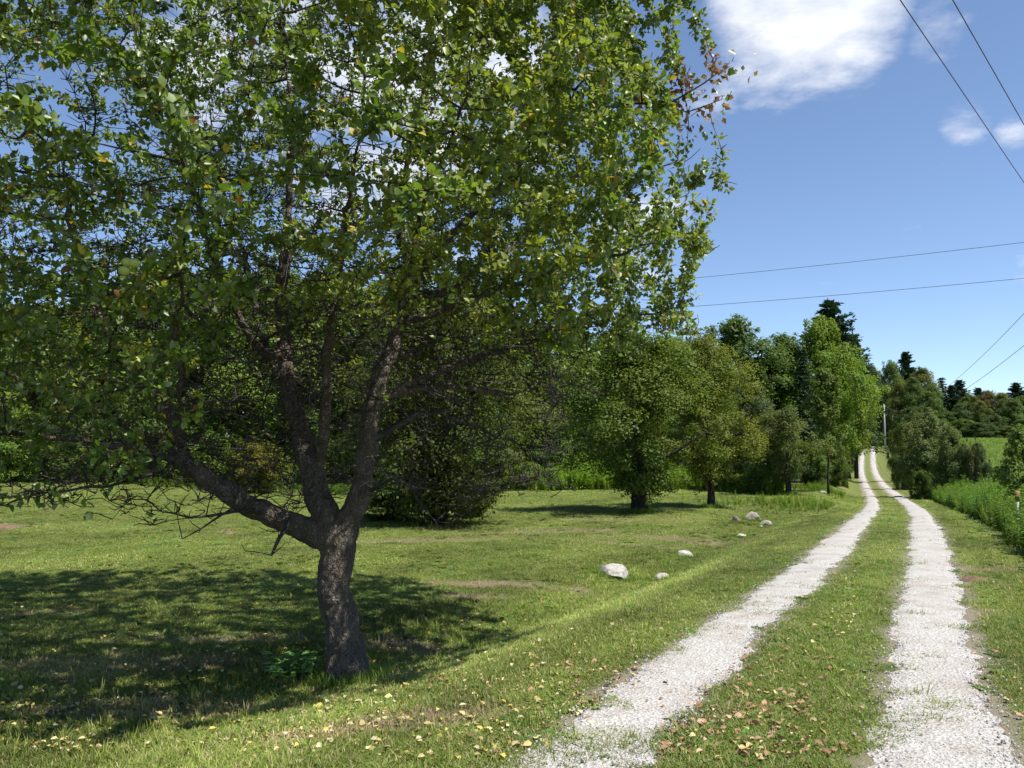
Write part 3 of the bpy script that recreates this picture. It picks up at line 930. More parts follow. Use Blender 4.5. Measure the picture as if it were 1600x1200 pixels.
    for tw in (WB[len(WB) // 3:], WB2):
        for i in tw:
            for _ in range(13): eP.append(pos_[i] + r.standard_normal(3) * np.array([.075, .07, .06]))
    eP = np.array(eP); ne = len(eP)
    P = np.vstack([P, eP]); D = np.vstack([D, unit(r.standard_normal((ne, 3)) + [0, 0, -.5])]); Nn = np.vstack([Nn, unit(r.standard_normal((ne, 3)))])
    S = np.concatenate([S, .05 + .035 * r.random(ne)])
    ec = np.array([.25, .14, .075]) * (.55 + .8 * r.random(ne))[:, None]
    gk = r.random(ne) < .18; ec[gk] = base_c
    C_ = np.vstack([C_, ec])
    # keep single leaves apart: the 300 that show largest become parts of their own
    dist = np.linalg.norm(P - np.array([0, 0, EYE]), axis=1)
    x_ = 800 + F * P[:, 0] / P[:, 1]; y_ = 715 - F * (P[:, 2] - EYE) / P[:, 1]
    inview = (x_ > 0) & (x_ < 1600) & (y_ > 20) & (y_ < 1180)
    order = np.argsort(np.where(inview, dist / S, 1e9))[:300]
    mk = np.ones(len(P), bool); mk[order] = False
    nearl = mk & (P[:, 1] < 6.6); farl = mk & ~nearl
    V, T = leaf_fan(P[nearl] - B, D[nearl], Nn[nearl], S[nearl])
    V2, T2 = leaf_kite(P[farl] - B, D[farl], Nn[farl], S[farl])
    fo = link('foliage', new_mesh('foliage', np.vstack([V, V2]), np.vstack([T, T2 + len(V)]), np.vstack([np.repeat(C_[nearl], 7, 0), np.repeat(C_[farl], 5, 0)]), False, M_LEAF), root)
    fo['kind'] = 'stuff'
    # one shapely leaf with a toothed oval outline, shared by the single leaves
    m_ = MB()
    ts = np.array([0, .06, .2, .36, .52, .68, .82, .93, 1.0]); ws = np.array([.0, .10, .28, .36, .355, .29, .19, .08, 0])
    mid_ = np.stack([ts, 0 * ts, -.10 * ts ** 2], -1)
    lf = np.stack([ts, ws, .16 * ws + -.12 * ts ** 2 + .02 * np.sin(ts * 21)], -1); rt_ = lf * [1, -1, 1]
    k9 = len(ts); a9 = np.arange(k9 - 1)
    m_.add(np.vstack([mid_, lf, rt_]), np.concatenate([np.stack([a9, a9 + 1, a9 + 1 + k9, a9 + k9], -1), np.stack([a9 + 2 * k9, a9 + 1 + 2 * k9, a9 + 1, a9], -1)]), None, (1, 1, 1))
    lm = m_.mesh('leaf', M_LEAF_O, True)
    for i in order:
        o = link('leaf', lm, root)
        d = unit(D[i]); sdv = unit(np.cross(d, Nn[i])); u = np.cross(sdv, d)
        Mx = Matrix(((d[0], -sdv[0], u[0], P[i][0] - B[0]), (d[1], -sdv[1], u[1], P[i][1] - B[1]), (d[2], -sdv[2], u[2], P[i][2] - B[2]), (0, 0, 0, 1)))
        o.matrix_basis = Mx @ Matrix.Scale(float(S[i]) * 1.05, 4)
        o.color = (*C_[i], 1)
    print('main tree nodes', n, 'leaves', len(P))
    return root
#==MAIN_TREE_END==
build_apple_tree()

# three apples hanging in the front of the crown
m_apple, nt, out = mat('apple_skin')
n1 = noise(nt, 9, 4, .6, pos(nt, (1, 1, 1), True))
p = principled(nt, mixc(nt, n1, (.27, .33, .06), (.40, .42, .12)), .35, None, .5); nt.links.new(p.outputs[0], out.inputs[0])
mb = MB()
th = np.linspace(0, math.pi, 13)
prof = [(max(1e-3, math.sin(t) * (1 + .10 * math.cos(t))), math.cos(t) * .88 - .22 * math.exp(-(t / .38) ** 2) + .10 * math.exp(-((math.pi - t) / .3) ** 2)) for t in th]
ns = 18; aa = np.arange(ns) * 2 * math.pi / ns
V = np.array([[q * math.cos(b), q * math.sin(b), z] for q, z in prof for b in aa])
i_, j_ = np.meshgrid(np.arange(len(prof) - 1), np.arange(ns), indexing='ij')
mb.add(V, np.stack([i_ * ns + j_, i_ * ns + (j_ + 1) % ns, (i_ + 1) * ns + (j_ + 1) % ns, (i_ + 1) * ns + j_], -1).reshape(-1, 4))
ame = mb.mesh('fruit', m_apple, True, False)
mb = MB(); mb.tube([[0, 0, .6], [.05, 0, 1.1], [.18, .05, 1.7]], [.05, .045, .05], 5); stme = mb.mesh('stem', M_TWIG, True, False)
for (x, y, lab) in ((199, 410, 'pale green apple, left one of the pair hanging in the crown'), (209, 411, 'pale green apple, right one of the pair hanging in the crown'), (194, 423, 'shaded green apple hanging just below the pair')):
    e = empty('apple', px(x, y, 4.75)); tag(e, lab, 'apple', 'apples hanging in the tree')
    e.scale = (.033,) * 3
    link('fruit', ame, e); link('stem', stme, e)

# ------------------------------------------------------------------ tree prototypes
def deciduous(seed, H, W, zb, nlob, nlf, leaf, wide=.5, droop=0., trunk_r=.14, stems=1, lsz=(.13, .23), dens=1.0):
    """returns (trunk mesh, crown mesh); the crown is a heap of lobes, each a heap of leaf clumps"""
    r = np.random.default_rng(seed)
    mb = MB()
    hs_ = (np.arange(nlob) + r.random(nlob)) / nlob
    lc, lr = [], []
    a0 = r.random() * 6
    for k in range(nlob):
        h = hs_[k]
        w = math.sin(math.pi * (.03 + .94 * h) ** (1.0 / (wide + .5))) ** .62
        rl = W * (lsz[0] + (lsz[1] - lsz[0]) * r.random()) * (.62 + .55 * w)
        a = a0 + k * 2.4 + r.standard_normal() * .35
        rc = max(0, W / 2 * w * (.62 + .58 * r.random()) - rl * .85)
        if k % 4 == 3: rc *= .3
        lc.append((rc * math.cos(a), rc * math.sin(a), min(zb + (H - zb) * h, H - rl * .85))); lr.append(rl)
    lc = np.array(lc); lr = np.array(lr)
    lc[:, 2] = np.maximum(lc[:, 2], zb + lr * .5)
    tops = []
    for s_ in range(stems):
        a = 6.283 * s_ / stems + r.random(); sp_ = 0 if stems == 1 else .22 * W
        k = 9; t = np.linspace(0, 1, k)
        end = np.array([math.cos(a) * sp_, math.sin(a) * sp_, zb + (H - zb) * .82])
        st_ = np.array([math.cos(a), math.sin(a), 0]) * (0 if stems == 1 else trunk_r)
        Q = st_ + (end - st_) * t[:, None] + np.cumsum(r.standard_normal((k, 3)) * .018 * H, 0) * t[:, None] * [1, 1, 0]
        Q[0, 2] = -.25
        q = trunk_r * (1 - t * .88) * (1 + .45 * np.exp(-t * 14))
        mb.tube(Q, q, 9)
        tops.append((Q, q))
    cs, cr_, cl = [], [], []
    for k in range(nlob):
        Q, q = tops[r.integers(len(tops))]
        c_ = lc[k]
        z0 = np.clip(c_[2] - (.35 + .5 * r.random()) * np.hypot(c_[0], c_[1]) - .05 * H, max(Q[1, 2] * .6, zb * .7), Q[-1, 2])
        b = np.array([np.interp(z0, Q[:, 2], Q[:, i]) for i in range(3)]); rb = min(np.interp(z0, Q[:, 2], q), trunk_r * .75)
        mm = (b + c_) / 2 + np.array([0, 0, .03 * H * r.random()]) + r.standard_normal(3) * .015 * H
        mb.tube(np.array([b, (b + mm) / 2 + r.standard_normal(3) * .008 * H, mm, c_]), np.array([.55, .45, .34, .18]) * rb, 5, False)
        nc = int(9 + 5 * r.random())
        oud = unit(c_ - np.array([0, 0, zb + .35 * (H - zb)]))
        for j in range(nc):
            d = unit(r.standard_normal(3) + oud * .5 + np.array([0, 0, .2]))
            wsp = r.random() < .22
            p_ = c_ + d * lr[k] * ((.45 + .55 * r.random()) if not wsp else (1.05 + .35 * r.random())) * np.array([1, 1, .9])
            cs.append(p_); cr_.append(lr[k] * ((.26 + .26 * r.random()) if not wsp else (.12 + .12 * r.random()))); cl.append(k)
            if r.random() < .7: mb.tube(np.array([c_, (c_ + p_) / 2 + r.standard_normal(3) * .06 * lr[k], p_]), np.array([.15, .10, .04]) * rb, 3, False)
    cs = np.array(cs); cr_ = np.array(cr_); cl = np.array(cl)
    tm = mb.mesh('trunk', M_BARK2, True, False)
    wgt = cr_ ** 1.8 * (.6 + .8 * r.random(len(cr_))); wgt /= wgt.sum()
    own = r.choice(len(cs), nlf, p=wgt)
    d = unit(r.standard_normal((nlf, 3)) + np.array([0, 0, .15]))
    rad_ = cr_[own] * (.15 + .95 * r.random(nlf) ** .6)
    P = cs[own] + d * rad_[:, None] * np.array([1.12, 1.12, .92])
    P[:, 2] -= droop * (np.hypot(P[:, 0], P[:, 1]) / (W / 2)) ** 2
    P[:, 2] = np.maximum(P[:, 2], .08)
    out_ = unit(P - lc[cl[own]])
    Nn = unit(np.array([.1, 0, .6]) + d * .35 + out_ * .45 + r.standard_normal((nlf, 3)) * .34)
    D = unit(np.cross(Nn, r.standard_normal((nlf, 3))) + np.array([0, 0, -.3]))
    S = leaf * (.6 + .8 * r.random(nlf))
    V, T = diamonds(P, D, Nn, S, .36, .12)
    lv = (.88 + .24 * r.random(nlob))[cl[own]] * (.86 + .28 * r.random(nlf))
    hue = 1 + (r.random(nlob)[cl[own]] - .5) * .22 + (r.random(nlf) - .5) * .14
    C_ = np.stack([lv * hue, lv, lv * (1.2 - .3 * hue)], -1)
    return tm, new_mesh('crown', V, T, np.repeat(C_, 4, 0), False, M_FOL)

def conifer(seed, H, W, pine=False, nlev=34):
    r = np.random.default_rng(seed)
    mb = MB(); t = np.linspace(0, 1, 10)
    Q = np.stack([.01 * H * np.sin(t * 4 + seed), .01 * H * np.cos(t * 5), t * H - .3 * (t == 0)], -1)
    mb.tube(Q, .016 * H * (1 - .93 * t), 8)
    Pp, Dd, Nn_, Ss, Cc_ = [], [], [], [], []
    for lv in range(nlev):
        h = ((lv + .3 * r.random()) / nlev) ** (.9 if not pine else .95)
        z = H * ((.06 if not pine else .22) + (.93 if not pine else .78) * h)
        nb = r.integers(6, 10) if not pine else r.integers(5, 9)
        for b in range(nb):
            a = r.random() * 6.283
            L = W / 2 * ((1 - h) ** (.85 if not pine else .65)) * (.65 + .5 * r.random()) + .15
            if pine: L *= (.6 + .8 * r.random()) * min(1, .5 + 1.6 * h)
            k = max(3, int(L / .30)); s = (np.arange(k) + .6) / k
            up = (-.10 - .25 * (1 - h)) if not pine else .22
            dv = np.array([math.cos(a), math.sin(a), 0]); zz = z + L * (up * s + (.28 * s * s if not pine else .05 * s * s))
            ctr = dv * (L * s)[:, None]; ctr[:, 2] += zz
            if L > .5: mb.tube(np.vstack([[0, 0, z], ctr[[k // 2, -1]]]), [.004 * H * (1 - h) + .01, .02, .006], 3, False)
            m = 9 if not pine else 13
            c2 = np.repeat(ctr, m, 0); wdt = (.16 + .34 * L * (.35 + np.sin(np.pi * np.clip(s * .9 + .08, 0, 1)) * .65) * .55)
            wdt = np.repeat(wdt, m)
            sp_ = r.standard_normal((len(c2), 3)) * wdt[:, None] * (np.array([.5, .5, .16]) if not pine else np.array([.42, .42, .26]))
            Pp.append(c2 + sp_)
            Dd.append(dv + r.standard_normal((len(c2), 3)) * .55 + (np.array([0, 0, -.25]) if not pine else np.array([0, 0, .35])))
            Nn_.append(np.array([0, 0, 1.0]) + r.standard_normal((len(c2), 3)) * .45)
            Ss.append((.30 if not pine else .42) * (.6 + .7 * r.random(len(c2))))
            Cc_.append(np.full(len(c2), .75 + .5 * r.random()))
    P = np.concatenate(Pp); C_ = np.concatenate(Cc_) * (.8 + .4 * r.random(len(P)))
    V, T = diamonds(P, np.concatenate(Dd), np.concatenate(Nn_), np.concatenate(Ss), .21, .05)
    return mb.mesh('trunk', M_BARK2, True, False), new_mesh('crown', V, T, np.repeat(C_[:, None] * np.ones(3), 4, 0), False, M_NEEDLE)

# nominal height and width of each prototype
PROTO = {}
PROTO['apple_a'] = (deciduous(24, 5.8, 4.9, .95, 26, 46000, .078, .5, .5, .21, 1, (.10, .27)), 5.8, 4.9)
PROTO['apple_b'] = (deciduous(22, 6.0, 3.6, 1.0, 21, 34000, .076, .6, .25, .13, 1, (.13, .30)), 6.0, 3.6)
PROTO['apple_c'] = (deciduous(25, 4.2, 3.6, .85, 18, 26000, .074, .6, .2, .10, 2, (.12, .27)), 4.2, 3.6)
PROTO['apple_d'] = (deciduous(27, 6.6, 6.2, .55, 34, 46000, .095, .45, .8, .24, 1), 6.6, 6.2)
PROTO['maple_a'] = (deciduous(31, 11, 7, .8, 30, 30000, .18, .5, .3, .17, 1), 11, 7)
PROTO['maple_b'] = (deciduous(32, 11, 6, 3.0, 26, 28000, .18, .6, .2, .17, 1, (.15, .26)), 11, 6)
PROTO['maple_c'] = (deciduous(33, 9, 6, .5, 28, 30000, .16, .45, .35, .13, 2), 9, 6)
PROTO['maple_d'] = (deciduous(36, 12, 6, 1.2, 26, 30000, .18, .75, .2, .17, 1, (.15, .27)), 12, 6)
PROTO['ash'] = (deciduous(34, 8.5, 3.2, 3.0, 16, 11000, .14, .6, .1, .075, 1, (.14, .26)), 8.5, 3.2)
PROTO['young'] = (deciduous(35, 3.0, 2.0, .4, 14, 6500, .10, .6, .1, .03, 2, (.14, .24)), 3.0, 2.0)
PROTO['shrub_a'] = (deciduous(41, 2.6, 3.2, .15, 18, 18000, .095, .45, .2, .04, 5, (.14, .22)), 2.6, 3.2)
PROTO['shrub_b'] = (deciduous(42, 4.4, 4.2, .1, 26, 30000, .10, .5, .3, .05, 6, (.13, .22)), 4.4, 4.2)
PROTO['spruce'] = (conifer(51, 12, 3.6), 12, 3.6)
PROTO['pine'] = (conifer(52, 16, 6.5, True, 46), 16, 6.5)

GREEN = (.090, .140, .026); YEL = (.150, .160, .026); BRT = (.130, .195, .028); DARK = (.056, .092, .022)
GREY = (.100, .125, .052); CON = (.028, .052, .026); OLV = (.092, .108, .024); RUST = (.115, .095, .026)
FD = (.072, .110, .032); FG = (.100, .150, .036); FO = (.125, .145, .036); FC = (.036, .062, .034)
def plant_tree(name, kind, x, row_top, Y, wpx, c, label, cat='tree', group=None, X=None, rz=None, lean=None, zoff=0):
    (tm, cm_), H0, W0 = PROTO[kind]
    X = (x - 800) / F * Y if X is None else X
    z = float(gz(X, Y)) - .03 + zoff
    ztop = px(x, row_top, Y)[2]
    H = ztop - z; W = wpx / F * Y
    e = empty(name, (X, Y, z), random.random() * 6.28 if rz is None else rz)
    e.scale = (W / W0, W / W0, H / H0)
    if lean: e.rotation_euler = (lean[0], lean[1], e.rotation_euler[2])
    tag(e, label, cat, group)
    j = 1 + (random.random() - .5) * .16
    for nm, m_ in (('trunk' if 'shrub' not in name else 'stems', tm), ('crown' if 'shrub' not in name else 'foliage', cm_)):
        o = link(nm, m_, e)
        o.color = (c[0] * j, c[1] * j, c[2] * j, 1)
    return e

T = plant_tree
# orchard trees on the lawn
T('apple_tree', 'apple_d', 685, 462, 24.5, 330, (.084, .108, .020), 'dark low-branched apple tree close behind the big apple tree')
T('apple_tree', 'apple_a', 998, 522, 28.5, 265, (.100, .138, .026), 'apple tree with thick dark trunk on lawn above the white boulders', rz=1.0)
T('apple_tree', 'apple_b', 1108, 530, 31.0, 150, (.145, .176, .030), 'slimmer yellowish apple tree with thin straight trunk on the lawn')
T('apple_tree', 'apple_c', 1228, 642, 42.0, 118, (.120, .152, .038), 'small round apple tree with leaning trunk at the lawn edge', lean=(0, .10))
T('ash_tree', 'ash', 1291, 575, 46.0, 75, (.105, .150, .030), 'slender young tree with thin dark bare trunk beside the lane')
# wood behind the lawn, left to right
MG = (.125, .185, .034); MY = (.155, .190, .034)
left = [
    (-60, 455, 48, 260, 'maple_a', MG), (50, 480, 45, 230, 'maple_c', MY), (160, 445, 49, 240, 'maple_d', MG), (258, 420, 50, 240, 'maple_a', GREEN), (350, 440, 47, 220, 'maple_c', BRT),
    (440, 425, 53, 240, 'maple_d', MG), (535, 435, 50, 230, 'maple_a', MY), (630, 430, 55, 240, 'maple_a', MG), (720, 450, 54, 200, 'maple_c', GREEN), (790, 495, 57, 170, 'maple_a', MY),
    (842, 512, 53, 140, 'maple_c', (.125, .16, .03)), (905, 528, 57, 150, 'maple_a', MG), (965, 515, 61, 170, 'maple_d', GREEN), (1050, 530, 58, 170, 'maple_c', MG)]
words = ['far-left edge of the photo', 'second', 'third', 'fourth', 'fifth', 'sixth', 'seventh', 'eighth', 'ninth', 'tenth', 'eleventh', 'twelfth', 'thirteenth', 'fourteenth']
for k, (x, t_, Y, w, kd, c) in enumerate(left):
    lab = 'broadleaf tree in the wood behind the lawn at the left edge of the photo' if k == 0 else '%s broadleaf tree from the left in the wood behind the lawn' % words[k]
    T('broadleaf_tree', kd, x, t_, Y, w, c, lab, group='wood behind the lawn')
T('broadleaf_tree', 'maple_a', 1148, 500, 64, 165, (.080, .130, .028), 'tall rounded green tree rising behind the yellowish apple tree')
T('broadleaf_tree', 'maple_c', 1195, 560, 68, 140, (.080, .122, .026), 'mid green tree between the tall rounded tree and the narrow spruce')
T('willow_tree', 'maple_c', 1168, 600, 45, 90, (.098, .120, .050), 'grey-green willowy tree beside the yellowish apple tree')
T('spruce_tree', 'spruce', 1256, 540, 56, 62, CON, 'narrow dark spruce standing between the bright maples')
T('pine_tree', 'pine', 1302, 470, 84, 140, (.034, .060, .030), 'tall dark pine topping the bright maples by the lane')
T('pine_tree', 'pine', 1338, 528, 96, 90, (.036, .062, .032), 'shorter dark pine with boughs reaching right of the tallest pine')
T('maple_tree', 'maple_d', 1228, 522, 66, 125, (.095, .150, .028), 'bright green maple left of the narrow spruce')
T('maple_tree', 'maple_a', 1284, 500, 64, 130, BRT, 'brightest maple right of the narrow spruce above the slender tree')
T('maple_tree', 'maple_b', 1318, 550, 68, 105, (.135, .19, .028), 'sunlit maple whose crown leans over the lane')
T('maple_tree', 'maple_b', 1324, 600, 92, 75, (.120, .175, .028), 'last small maple before the lane goes over the rise')
# far wood at the end of the lane and beyond the field
far = [(1366, 572, 215, 59, 'maple_d', FD), (1394, 566, 205, 59, 'maple_a', FG), (1385, 605, 196, 47, 'maple_c', FD), (1420, 550, 225, 60, 'pine', FC), (1408, 597, 188, 48, 'maple_a', FO),
       (1442, 574, 200, 59, 'maple_d', FO), (1450, 612, 180, 48, 'maple_c', FG), (1474, 588, 205, 44, 'spruce', FC), (1490, 602, 190, 46, 'pine', FC), (1502, 594, 200, 50, 'pine', FC),
       (1516, 616, 178, 45, 'maple_a', FG), (1530, 606, 190, 46, 'pine', FC), (1546, 610, 180, 47, 'maple_d', (.14, .115, .034)), (1568, 614, 176, 44, 'maple_c', FO), (1590, 598, 186, 60, 'pine', FC),
       (1600, 620, 172, 48, 'maple_a', FG), (1640, 612, 175, 53, 'maple_d', FO), (1690, 606, 178, 56, 'maple_a', FD), (1425, 636, 172, 60, 'shrub_b', FD), (1480, 644, 168, 60, 'shrub_b', FG), (1555, 648, 166, 60, 'shrub_b', FD),
       (1350, 636, 222, 44, 'maple_c', FD), (1374, 648, 212, 50, 'shrub_b', FG)]
far += [(x_t, 655 + 6 * (k_ % 3), 164 - 3 * (k_ % 2), 56, 'shrub_b', (FG, FD, FO)[k_ % 3]) for k_, x_t in enumerate((1505, 1530, 1578, 1602, 1630, 1662, 1700))]
far += [(1460, 600, 192, 46, 'maple_d', FG), (1428, 590, 186, 44, 'maple_d', FG), (1532, 626, 170, 40, 'maple_c', FO), (1584, 622, 168, 40, 'maple_d', FG), (1504, 630, 168, 36, 'maple_c', FD), (1620, 606, 180, 46, 'maple_d', FG)]
desc = ['dark broadleaf tree closing the end of the lane', 'taller green tree right of the end of the lane', 'low dark tree behind the pale pole', 'far pine standing highest above the wood at the lane end', 'olive tree in front of the highest far pine',
        'brownish-olive tree right of the highest far pine', 'low olive tree behind the big roadside bush', 'thin far spruce beyond the roadside bush', 'dark far pine, first beyond the hay field', 'dark far pine, second beyond the hay field',
        'mid green tree below the pair of far pines', 'dark far pine, third beyond the hay field', 'rust-tinged tree on the far edge of the hay field', 'olive tree right of the rust-tinged tree', 'dark pine at the right end of the far treeline',
        'green tree at the right edge of the far treeline', 'olive tree just past the right edge of the far treeline', 'dark tree past the right end of the far treeline', 'dark thicket under the far wood behind the roadside bush', 'green thicket at the left end of the hay field edge',
        'dark thicket at the middle of the hay field edge', 'dark tree left of the crest of the lane', 'dark thicket where the lane tops the rise',
        'green thicket second along the hay field edge', 'dark thicket third along the hay field edge', 'olive thicket fifth along the hay field edge', 'green thicket sixth along the hay field edge at the right side',
        'dark thicket past the right side of the hay field edge', 'olive thicket farther past the right side of the hay field edge', 'green thicket farthest past the right side of the hay field edge',
        'fresh green tree between the brownish-olive tree and the thin far spruce', 'fresh green tree below the highest far pine', 'olive tree left of the rust-tinged tree', 'green tree below the right-end dark pine',
        'small dark tree at the left end of the hay field', 'green tree just beyond the right edge of the far treeline']
for (x, t_, Y, w, kd, c), lab in zip(far, desc):
    nm = {'p': 'pine_tree', 's': 'spruce_tree'}.get(kd[0], 'broadleaf_tree')
    if kd == 'shrub_b': nm = 'thicket_shrub'
    T(nm, kd, x, t_, Y, w, c, lab, 'shrub' if 'shrub' in nm else 'tree', 'far wood beyond the field')
# shrubs along the wood edge
sh = [(40, 640, 40, 150, 'shrub_b', BRT, 'bright leafy shrub at the left edge behind the lawn'), (125, 655, 41, 130, 'shrub_b', GREEN, 'green shrub second from the left behind the lawn'),
      (205, 650, 43, 120, 'shrub_a', GREEN, 'green shrub below the big left limb'), (310, 640, 44, 150, 'shrub_b', (.090, .14, .022), 'wide sunlit shrub seen under the left limb'),
      (405, 690, 40, 95, 'shrub_a', (.16, .16, .03), 'yellow-green shrub just left of the forked trunk'), (485, 640, 46, 130, 'shrub_b', GREEN, 'green shrub straight behind the forked trunk'),
      (575, 650, 46, 130, 'shrub_b', DARK, 'dark shrub behind the right limb of the forked tree'), (620, 770, 26, 95, 'shrub_a', DARK, 'low dark bush at the foot of the dark apple tree'), (740, 735, 27, 80, 'shrub_a', (.05, .07, .018), 'small dark bush right of the dark apple tree trunk'),
      (700, 660, 48, 130, 'shrub_b', GREEN, 'green shrub behind the dark apple tree'), (785, 655, 49, 100, 'shrub_b', GREY, 'grey-green shrub right of the dark apple tree'), (862, 650, 51, 100, 'shrub_b', GREEN, 'green shrub above the weeds at the lawn end'),
      (930, 660, 52, 100, 'shrub_b', DARK, 'dark shrub left of the thick-trunked apple tree'), (1060, 670, 50, 90, 'shrub_b', DARK, 'dark shrub between the two middle apple trees'), (1150, 690, 46, 70, 'shrub_a', GREY, 'grey-green low shrub behind the slim apple tree'),
      (1185, 725, 43, 60, 'shrub_a', (.085, .135, .022), 'light green low bush left of the round apple tree'), (1270, 690, 55, 70, 'shrub_b', GREEN, 'shrub behind the slender bare-trunked tree'), (1300, 690, 60, 55, 'shrub_b', (.105, .155, .024), 'sunlit shrub under the maple by the lane'), (1326, 700, 108, 26, 'shrub_a', GREEN, 'small roadside shrub far up the lane on the left')]
for (x, t_, Y, w, kd, c, lab) in sh:
    T('leafy_shrub', kd, x, t_, Y, w, c, lab, 'shrub', 'shrubs along the wood edge')
for (x, t_, Y, w, c, lab) in [(822, 722, 47.5, 46, BRT, 'bright low bush at the left end of the lawn-end weeds'), (852, 730, 48, 40, (.13, .19, .04), 'pale green low bush, second along the lawn end'), (890, 738, 48.5, 44, MY, 'yellow-green low bush, third along the lawn end'),
                              (930, 735, 49, 46, BRT, 'bright low bush left of the thick apple trunk'), (1052, 742, 48, 40, BRT, 'bright low bush between the two middle apple trunks'), (1165, 738, 44, 40, MY, 'yellow-green low bush left of the round apple tree')]:
    T('leafy_shrub', 'shrub_a', x, t_, Y, w, c, lab, 'shrub', 'shrubs along the wood edge')
for x, t_, Y in ((100, 500, 72), (300, 480, 75), (480, 480, 74), (660, 490, 78), (800, 530, 76), (930, 545, 80), (1020, 545, 84), (1090, 545, 82), (1265, 600, 88)):
    T('broadleaf_tree', 'maple_a', x, t_, Y, 190, FD, 'dark tree deeper in the wood behind the front row', 'tree', 'deeper wood behind the lawn')
# roadside bushes on the right
for (x, t_, Y, w, kd, c, lab) in [(1452, 645, 53, 100, 'shrub_b', (.126, .160, .056), 'tallest grey-green bush beside the lane on the right'), (1482, 672, 50, 72, 'shrub_b', (.120, .154, .052), 'grey-green bush adjoining the tallest roadside bush on its right'),
                                  (1412, 660, 70, 52, 'shrub_b', (.105, .14, .036), 'greener bush behind the tallest roadside bush'), (1400, 678, 88, 30, 'shrub_a', DARK, 'dark bush crowding the lane before the rise'),
                                  (1524, 692, 47, 40, 'shrub_a', GREY, 'small isolated bush in the field right of the roadside bushes'), (1503, 694, 48.5, 56, 'shrub_a', (.12, .155, .05), 'low grey-green bush at the right end of the roadside bushes'), (1436, 735, 49.5, 34, 'shrub_a', (.08, .13, .026), 'low green bush at the foot of the tallest roadside bush')]:
    T('roadside_shrub', kd, x, t_, Y, w, c, lab, 'shrub', 'bushes right of the lane')
T('young_tree', 'young', 1592, 668, 24, 78, (.12, .18, .04), 'young broadleaf tree at the right edge above the weeds', rz=.4)

# ------------------------------------------------------------------ weeds
def weed(seed, h, nl, lw, spread, name, stems=4):
    r = np.random.default_rng(seed); mb = MB()
    for s_ in range(stems):
        a = r.random() * 6.283; d = np.array([math.cos(a), math.sin(a), 0]) * spread
        hh = h * (.65 + .45 * r.random())
        Q = np.array([d * .2, d * .6 + [0, 0, hh * .55], d * 1.0 + [0, 0, hh]])
        mb.tube(Q, [.006, .005, .002], 3, False, (.10, .13, .04))
        t = np.linspace(.12, 1, nl)
        P = np.stack([np.interp(t, [0, .5, 1], Q[:, i]) for i in range(3)], -1)
        th = np.arange(nl) * 2.4 + r.random() * 6
        D = np.stack([np.cos(th), np.sin(th), .25 - .5 * r.random(nl)], -1)
        Nn = np.stack([0 * th, 0 * th, 0 * th + 1], -1) + r.standard_normal((nl, 3)) * .3
        S = lw * (1.1 - .6 * t) * (.7 + .6 * r.random(nl))
        V, T_ = diamonds(P + D * S[:, None] * .5, D, Nn, S, .20, .06)
        g = .75 + .5 * r.random(nl)
        mb.add(V, None, T_, np.repeat(np.stack([.085 * g, .15 * g, .024 * g], -1), 4, 0))
    return mb.mesh(name, M_WEED)
weeds = [weed(1, 1.0, 26, .17, .12, 'weed'), weed(2, .8, 20, .15, .16, 'weed', 5), weed(3, 1.15, 30, .14, .10, 'weed'), weed(4, .6, 14, .20, .18, 'weed', 5)]
grass_tall = blade_tuft(9, 26, .10, .35, .95, .006, .35, 'weed')
def weed_band(label, X, Y, hs, tintc):
    n = len(X)
    P = np.stack([X, Y, gz(X, Y) - .02], -1)
    s = hs * (.7 + .5 * rng.random(n))
    tn = np.asarray(tintc) * (.7 + .6 * rng.random(n))[:, None] * np.stack([1 + .4 * (fbm(P[:, :2], .5, 3) - .4), np.ones(n), np.ones(n)], -1)
    w = rng.integers(0, 5, n)
    return scatter('tall_weeds', label, weeds + [grass_tall], P, np.stack([.08 * rng.standard_normal(n), .08 * rng.standard_normal(n), 6.283 * rng.random(n)], -1),
            np.stack([s, s, s * (.8 + .4 * rng.random(n))], -1), tn, w, cat='weeds')
n = 7400
Y = 6 + 45 * rng.random(n) ** 1.1
off = 1.45 + 6.8 * rng.random(n) ** 1.3 + .5 * fbm(np.stack([Y, Y * 0], -1), .6, 3)
weed_band('tall green weeds and grasses between the lane and the hay field', XR(Y) + off, Y, .62 + .42 * sstep(1.4, 3.2, off), (1.35, 1.35, 1.1))
n = 4600
x = 790 + 430 * rng.random(n)
Y = 47.0 + 6.5 * rng.random(n) ** 1.2 - 5 * sstep(1100, 1210, x)
X = (x - 800) / F * Y
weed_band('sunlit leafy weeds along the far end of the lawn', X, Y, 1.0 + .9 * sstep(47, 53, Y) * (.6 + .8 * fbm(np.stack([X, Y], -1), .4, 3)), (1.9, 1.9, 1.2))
n = 900
g0 = gpx(1248, 790)
X = g0[0] + 1.7 * rng.standard_normal(n) ; Y = g0[1] + 2.2 * rng.standard_normal(n)
g1 = gpx(1295, 768); m_ = rng.random(n) < .5
X = np.where(m_, g1[0] + 1.4 * rng.standard_normal(n), X); Y = np.where(m_, g1[1] + 2.0 * rng.standard_normal(n), Y)
kq = XL(Y) - X > 1.6
X, Y = X[kq], Y[kq]
weed_band('patches of low leafy weeds at the foot of the slender tree', X, Y, .36 + 0 * X, (1.35, 1.3, .8))
n = 2200
x = -80 + 860 * rng.random(n); Y = 40 + 8 * rng.random(n); X = (x - 800) / F * Y
weed_band('green weeds along the left wood edge', X, Y, .6 + 0 * X, (1.0, 1.0, .9))
